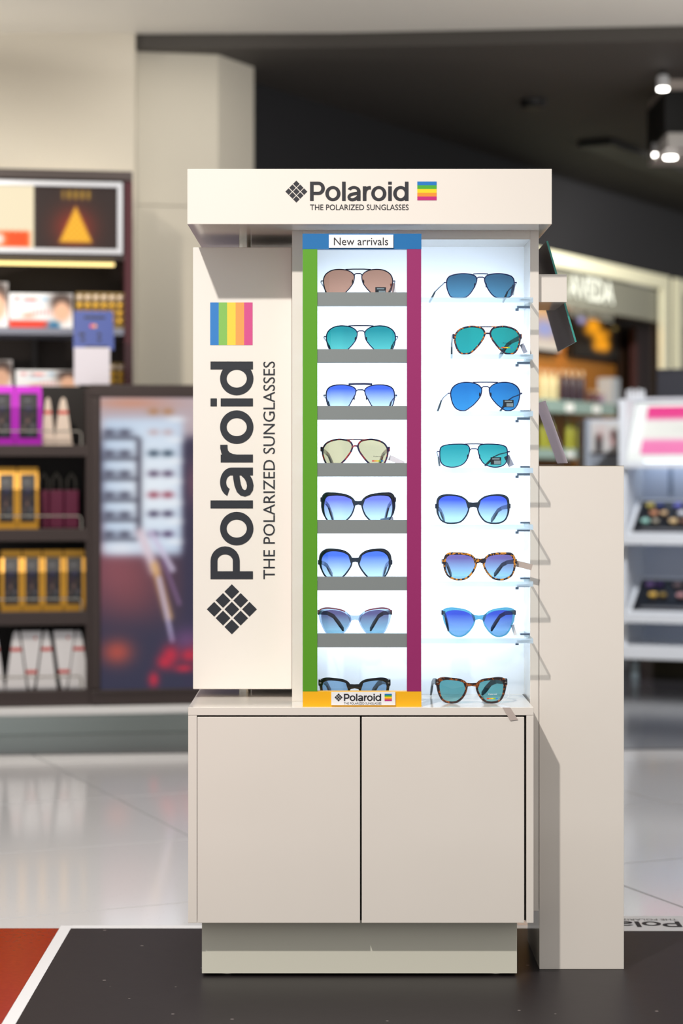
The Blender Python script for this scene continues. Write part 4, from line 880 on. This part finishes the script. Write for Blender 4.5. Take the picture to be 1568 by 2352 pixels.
# purple and gold bags
def bag_pic(u, v):
    c = (26, 28, 36); c = mixc(c, (150, 150, 165), .7*blob(u, v, .45, .84, .22, .025))
    for cx_, cz_, r_, cc_ in ((.5,.66,.14,(58,52,100)), (.3,.52,.1,(90,50,70)), (.7,.5,.1,(90,66,60)), (.45,.38,.13,(140,105,95)), (.72,.26,.12,(125,118,122)), (.25,.24,.12,(120,100,92)), (.6,.12,.12,(90,110,115))): c = mixc(c, cc_, .85*blob(u, v, cx_, cz_, r_*1.2, r_*.45))
    return c
def bag(px0, px1, pyt, pyb, zb, mname, mcol, label, grp, dep=.07, ly=.04):
    a, b = GF.x(px0, ly), GF.x(px1, ly); z1 = zb+(gz(pyt, ly)-gz(pyb, ly)); m_ = mat(mname, mcol, .28, .35, noise=.1, nscale=30)
    tt = Thing(GF, 'foil_bag', label, 'bag', ((a+b)/2, ly+dep/2, zb), grp)
    y0, y1 = ly, ly+dep; ym = (y0+y1)/2; zs_ = z1-.018
    mb = MB()
    ringsv = [(y0, y1, zb, 0), (y0-.002, y1+.002, zb+.03, .001), (y0+.004, y1-.004, zb+(zs_-zb)*.7, 0), (ym-.006, ym+.006, zs_, .0), (ym-.003, ym+.003, z1, -.001)]
    v = []
    for p, q, z, d in ringsv: v += [(a-d, p, z), (b+d, p, z), (b+d, q, z), (a-d, q, z)]
    fs = [(0,3,2,1)]+[(i*4+k, i*4+(k+1) % 4, i*4+4+(k+1) % 4, i*4+4+k) for i in range(4) for k in range(4)]+[(16,17,18,19)]
    mb.add(v, fs); tt.part('body', mb, m_)
    w = (b-a); 
    fm = picture(a+w*.15, b-w*.15, zb+.026, zs_-.008, ly, 12, 30, bag_pic); H_ = zs_-zb
    nv = []
    for (x, y, z) in fm.v:
        f = (z-zb-.03)/(H_*.7-.03); nv.append((x, y0-.004+(.006*f if f < 1 else .006+(z-zb-H_*.7)/(H_*.3)*(ym-.006-y0-.004))-.001, z))
    fm.v = nv; tt.part('label', fm, picmat('carton_print', 0, .4))
for a, b, l_ in ((-22, 33, 'shiny purple foil bag with black label, farther from the cream packs'), (35, 96, 'shiny purple foil bag with black label touching the cream pointed packs')): bag(a, b, 886, 1022, shelf_z[0], 'foil_purple', S(188, 38, 200), l_, 'purple foil bags')
for a, b, l_ in ((-8, 38, 'gold foil bag on the crimson bags shelf, second from the crimson bags'), (40, 88, 'gold foil bag standing right against the crimson gift bags')): bag(a, b, 1074, 1215, shelf_z[1], 'foil_gold', S(214, 158, 52), l_, 'gold bags on the second shelf')
for a, b, l_ in ((2, 50, 'fourth'), (52, 96, 'third'), (98, 145, 'second'), (147, 195, 'first')): bag(a, b, 1266, 1405, shelf_z[2], 'foil_gold', S(214, 158, 52), l_+' gold foil bag from the poster cabinet in the row above the white cones', 'gold bags on the third shelf')
# cone packs
RIB = mat('ribbon_red', S(208, 62, 54), .4)
def cone(px0, px1, pyt, pyb, zb, colr, cname, label, grp, inv=False, ly=.06):
    a, b = GF.x(px0, ly), GF.x(px1, ly); h = gz(pyt, ly)-gz(pyb, ly); c = (a+b)/2; w = (b-a)/2
    prof = [(-.94,0),(.94,0),(.57,.55),(.36,.84),(.25,.95),(.1,1),(-.1,1),(-.25,.95),(-.36,.84),(-.57,.55)]
    if inv: prof = [(p, 1-q) for p, q in prof]
    tt = Thing(GF, 'cone_pack', label, 'sweet pack', (c, ly+.03, zb), grp)
    tt.part('body', MB().prism([(c+p*w, zb+q*h) for p, q in prof], ly, ly+.06), mat(cname, colr, .4), bevel=.006)
    rz = .30 if inv else .69
    ww = .46*w
    tt.part('ribbon', MB().box(c-ww*1.02, c+ww*1.02, ly-.001, ly+.061, zb+rz*h-.006, zb+rz*h+.006), RIB)
    if inv: tt.part('seal', MB().box(c+ww*.55, c+ww*.95, ly-.0012, ly, zb+h*.86, zb+h*.91), RIB)
for a, b, l_ in ((92, 128, 'cream pointed gift pack touching the purple foil bag'), (122, 168, 'cream pointed gift pack second from the purple foil bags')): cone(a, b, 911, 1020, shelf_z[0], S(228, 210, 196), 'pack_cream', l_, 'cream cone packs')
for a, b, i, l_ in ((-42, 12, 0, 'upright white cone pack past the last inverted one, fourth from the poster cabinet'), (11, 63, 0, 'third upright white cone pack from the poster cabinet'), (46, 98, 1, 'white cone pack standing point down, farther from the poster cabinet'), (82, 132, 0, 'upright white cone pack between the two inverted ones'), (121, 173, 1, 'white cone pack standing point down, nearer the poster cabinet'), (155, 206, 0, 'upright white cone pack standing against the poster cabinet')):
    cone(a, b, 1452, 1585, shelf_z[3], S(232, 230, 234), 'pack_white', l_, 'inverted white cone packs' if i else 'upright white cone packs', bool(i), .05+.03*i*0)
# dark red gift bags
for k, (a, b) in enumerate(((88, 112), (113, 147), (148, 181))):
    ly = .12; xa, xb = GF.x(a, ly), GF.x(b, ly); zt_ = gz(1126, ly); zb = shelf_z[1]
    tt = Thing(GF, 'gift_bag', ('narrow crimson gift bag touching the gold foil bag', 'crimson gift bag between two other crimson bags', 'crimson gift bag with loop handle next to the poster cabinet')[k], 'gift bag', ((xa+xb)/2, ly+.04, zb), 'crimson gift bags')
    tt.part('body', MB().box(xa+.001, xb-.001, ly, ly+.08, zb, zt_), mat('crimson_card', S(98, 14, 58), .5, noise=.2, nscale=40), bevel=.003)
    xm_ = (xa+xb)/2; tt.part('handle', MB().tube([(xm_-.015, ly+.04, zt_), (xm_-.014, ly+.04, zt_+.04), (xm_, ly+.04, zt_+.062), (xm_+.014, ly+.04, zt_+.04), (xm_+.015, ly+.04, zt_)], .005, 6), mat('handle_grey', S(120, 118, 110), .6))
# leaflet stand on the poster cabinet
ly = .05; zt_, zm, zb = gz(712, ly), gz(803, ly), pzt_+.0003
a, b = GF.x(168, ly), GF.x(260, ly)
tt = Thing(GF, 'leaflet_stand', 'blue card notice over white leaflets standing on the poster cabinet', 'leaflet stand', ((GF.x(205, ly)+b)/2, ly+.04, zb))
cb = tt.part('blue_card', MB().hexa([(a,ly-.01,zm),(b+.003,ly-.01,zm),(b+.003,ly-.004,zm),(a,ly-.004,zm),(a+.003,ly+.02,zt_),(b,ly+.02,zt_),(b,ly+.026,zt_),(a+.003,ly+.026,zt_)]), mat('card_blue', S(64, 84, 160), .4))
def card_pt(u, v, o=.0008): return (a+.003+(b-a)*u, ly-.01+.03*v-o, zm+(zt_-zm)*v)
for u0, u1, v0, v1, m_ in ((.25,.78,.80,.86,INK), (.28,.32,.0,.0,INK), (.12,.27,.36,.43,INK), (.58,.68,.36,.43,INK), (.17,.27,.22,.29,INK), (.58,.68,.22,.29,INK), (.27,.83,.0,.10,INK)):
    if v1 > v0: tt.part('print', MB().add([card_pt(u0,v0), card_pt(u1,v0), card_pt(u1,v1), card_pt(u0,v1)], [(0,1,2,3)]), m_, cb)
for u0, m_ in ((.44, mat('dot_pink', S(225, 80, 120), .5)), (.52, mat('dot_peach', S(240, 170, 110), .5))): tt.part('print', MB().add([card_pt(u0+.045*cos(q*PI/6), .61+.05*sin(q*PI/6), .001+.0004*(u0 > .5)) for q in range(12)], [tuple(range(12))]), m_, cb)
la_, lb_ = GF.x(170, ly), GF.x(252, ly)
tt.part('leaflet', MB().hexa([(la_,ly-.014,zb),(lb_,ly-.014,zb),(lb_,ly+.02,zb),(la_,ly+.02,zb),(la_,ly-.014,zm+.008),(lb_,ly-.014,zm+.008),(lb_,ly+.0,zm+.008),(la_,ly+.0,zm+.008)]), mat('leaflet_white', S(222, 218, 230), .5))
tt.part('stand_foot', MB().box(la_+.06, lb_, ly-.014, ly+.08, zb, zb+.004), AC)

# ------------------------------------------------------------------ make-up display at the right
MF = Fr(X(1420, 9.0), 9.0, rad(-20))
def mz(py, ly=0): return MF.at(1500, py, ly)[1]
MW = mat('makeup_white', S(232, 234, 238), .3); MG = mat('makeup_back', S(214, 222, 238), .4)
t = Thing(MF, 'makeup_display', 'white make-up tester display with slanted pink header and two black trays', 'make-up display', (.5, .2, .003))
mxr = 1.15; sp = .045
t.part('side_panel', MB().box(0, .035, .0, .45, mz(1512), mz(916)), MW, bevel=.003)
t.part('side_panel', MB().box(mxr-.05, mxr, .0, .45, mz(1512), mz(916)), MW)
t.part('back_panel', MB().box(.035, mxr-.05, .40, .44, mz(1512), mz(940)), MG)
t.part('top_board', MB().box(0, mxr, .2, .45, mz(920, .2), mz(914, .2)), MW)
t.part('bottom_shelf', MB().box(0, mxr, -.03, .45, mz(1514), mz(1482)), MW, bevel=.004)
for x in (.05, mxr-.1): t.part('leg', MB().box(x, x+.035, .03, .065, .004, mz(1514)), mat('leg_grey', S(120, 132, 138), .3, .3))
t.part('kick_panel', MB().box(.10, mxr-.02, .3, .33, .004, mz(1514)), mat('kick_olive', S(70, 62, 40), .6))
def panel_slant(x0, x1, yb_, yt_, zb_, zt_, th):
    return MB().hexa([(x0,yb_,zb_),(x1,yb_,zb_),(x1,yb_+th,zb_),(x0,yb_+th,zb_),(x0,yt_,zt_),(x1,yt_,zt_),(x1,yt_+th,zt_),(x0,yt_+th,zt_)])
hb, ht = mz(1060, -.1), mz(924, .18)
hp = t.part('header_panel', panel_slant(.038, mxr-.055, -.02, .22, hb, ht, .03), mat('header_white', S(240, 242, 236), .3), label='slanted white header frame')
def eye_pic(u, v):
    c = (236, 236, 226); c = mixc(c, (232, 70, 140), step(v, .74, .02)); c = mixc(c, (240, 130, 180), step(.30, v, .02))
    c = mixc(c, (150, 140, 140), .8*blob(u, v, .5, .52, .22, .10)); c = mixc(c, (250, 250, 250), .9*blob(u, v, .42, .52, .06, .06)); return mixc(c, (250, 205, 225), .9*blob(u, v, .4, .12, .06, .08))
pm = picture(0, 1, 0, 1, 0, 40, 30, eye_pic)
f0, f1 = .12, .93
pm.v = [(.038+(.055+(.90)*u)*(mxr-.09), -.02+.24*(f0+(f1-f0)*w)-.002, hb+(ht-hb)*(f0+(f1-f0)*w)) for (u, y, w) in pm.v]
t.part('header_print', pm, picmat('makeup_print', 0, .35), hp, 'pink and white header print')
t.part('header_ledge', MB().box(.036, mxr-.05, -.04, .25, mz(1074, -.1), mz(1061, -.1)), MW)
t.part('light_tube', MB().tube([(.06, .31, mz(1062, .31)), (mxr-.08, .31, mz(1062, .31))], .008), emitter('cool_tube', S(215, 232, 255), 7))
pal = [[(200,180,90),(60,70,140),(120,120,210),(70,60,110),(170,140,120),(120,80,70),(190,200,210),(90,110,150)],
       [(215,150,110),(240,200,150),(228,228,235),(150,110,110),(225,190,215),(150,90,150),(235,200,210),(190,140,150)],
       [(170,220,205),(190,180,160),(240,205,150),(150,110,90),(205,222,225),(120,110,115),(200,190,230),(140,130,190)]]
pal2 = [[(170,130,200),(110,70,150),(190,160,160),(110,80,90),(180,160,190),(110,100,150),(150,120,200),(90,70,140)],
        [(235,190,90),(170,140,60),(205,150,150),(200,110,110),(120,120,130),(180,180,190),(210,170,190),(160,110,130)]]
for (pt_, pb_, rows, lab) in ((1146, 1232, pal, 'row'), (1326, 1412, pal2, 'row')):
    zb_, zt2 = mz(pb_, -.06), mz(pt_, .2); yb2, yt2 = -.06, .22
    tr = t.part('tester_tray', panel_slant(.045, mxr-.055, yb2, yt2, zb_, zt2, .02), MW, label='slanted white framed tester tray')
    def tp(u, v, o): return (.065+(mxr-.14)*u, yb2+(yt2-yb2)*v-o, zb_+(zt2-zb_)*v+o)
    t.part('black_card', MB().add([tp(.0,.10,.002), tp(1,.10,.002), tp(1,.93,.002), tp(0,.93,.002)], [(0,1,2,3)]), mat('tray_black', S(16, 16, 20), .3), tr)
    for r_, row in enumerate(rows):
        vv = .78-.21*r_ if len(rows) == 3 else .76-.28*r_
        for q, c_ in enumerate(row):
            uu = .05+.055*(r_ % 2)*.5+(q//2)*.125+(q % 2)*.045; rr = .019 if q % 2 == 0 else .015
            mb = MB(); pts = [(uu+rr*cos(k*PI/6), vv+rr*2.6*sin(k*PI/6)) for k in range(12)]
            mb.add([tp(p, w, .004) for p, w in pts]+[tp(p, w, .012) for p, w in pts], [tuple(range(12, 24))]+[(k, (k+1) % 12, (k+1) % 12+12, k+12) for k in range(12)])
            t.part('colour_pan', mb, mat('pan_%d_%d_%d' % c_, S(*c_), .4), tr)
    t.part('tray_lip', MB().box(.04, mxr-.05, yb2-.02, yb2+.1, zb_-.035, zb_-.002), MW, tr)
    t.part('label_strip', MB().add([tp(.04,.14,.003), tp(.25,.14,.003), tp(.25,.2,.003), tp(.04,.2,.003)], [(0,1,2,3)]).add([tp(.26,.13,.003), tp(.33,.13,.003), tp(.33,.22,.003), tp(.26,.22,.003)], [(0,1,2,3)]), mat('strip_grey', S(110, 110, 115), .5), tr)
    t.part('price_strip', MB().add([tp(.34,.12,.003), tp(.45,.12,.003), tp(.45,.23,.003), tp(.34,.23,.003)], [(0,1,2,3)]), mat('strip_pink', S(170, 20, 90), .5), tr)
# chain of rings hanging at the back
for pa_, pb_ in ((1085, 1135),):
    for k in range(7):
        z = mz(1080, .36)-.018*k; x = MF.x(1537, .36)
        t.part('chain_link', MB().tube([(x+.008*cos(q*PI/4), .39, z+.011*sin(q*PI/4)) for q in range(8)], .002, 5, True), STEEL)
# small white goods on top
zt3 = mz(914, .2)
for k, px in enumerate((1441, 1450, 1459, 1468, 1477)):
    x = MF.x(px, .3); tt = Thing(MF, 'lipstick_tube', ('fifth', 'fourth', 'third', 'second', 'first')[k]+' tiny white lipstick tube from the dark display case', 'lipstick', (x, .3, zt3), 'lipstick tubes on the make-up display')
    h = .028+.006*(k % 2)
    tt.part('tube', MB().lathe([(.008, 0), (.008, h)], x, .3, zt3, 10), WHITEP); tt.part('cap', MB().lathe([(.0065, 0), (.0065, .012), (.004, .014)], x, .3, zt3+h, 10), WHITEP)
xa, xb = MF.x(1515, .3), MF.x(1515, .3)+.4
tt = Thing(MF, 'display_case', 'dark boxy display case standing on the make-up display', 'display case', ((xa+xb)/2, .33, zt3))
tt.part('body', MB().box(xa, xb, .22, .44, zt3, mz(852, .22)), mat('case_dark', S(38, 38, 46), .4), bevel=.003)
tt.part('lid', MB().box(xa-.004, xb+.004, .215, .445, mz(852, .22), mz(848, .22)), mat('case_dark', S(38, 38, 46), .4))
# lipstick stand between
LF = Fr(X(1342, 9.6), 9.6, 0)
def lz(py): return LF.at(1380, py)[1]
w = LF.x(1440)
t = Thing(LF, 'lipstick_stand', 'white lipstick display stand with printed panel behind the pedestal', 'display stand', (w/2, .15, .003))
t.part('side_panel', MB().box(0, .025, -.02, .3, .003, lz(962)), mat('stand_grey', S(168, 176, 188), .4)); t.part('side_panel', MB().box(w-.025, w, -.02, .3, .003, lz(962)), mat('stand_grey', S(168, 176, 188), .4))
t.part('front_panel', MB().box(.025, w-.025, 0, .29, .003, lz(1048)), mat('stand_grey2', S(150, 156, 166), .4))
def lip_pic(u, v):
    c = (236, 232, 226); c = mixc(c, (235, 200, 195), .6*blob(u, v, .4, .7, .2, .25)); c = mixc(c, (36, 26, 26), inside(u, v, .22, .42, .08, .62, .03)); c = mixc(c, (170, 70, 55), .7*blob(u, v, .34, .55, .06, .1))
    c = mixc(c, (40, 36, 38), step(.09, v, .02)); return mixc(c, (180, 60, 60), .7*inside(u, v, .72, .82, .3, .75, .03))
t.part('panel_print', picture(.03, w-.03, lz(1046), lz(970), .06, 24, 24, lip_pic), picmat('makeup_print', 0, .35))
t.part('panel_back', MB().box(.025, w-.025, .065, .29, lz(1048), lz(962)), MW)
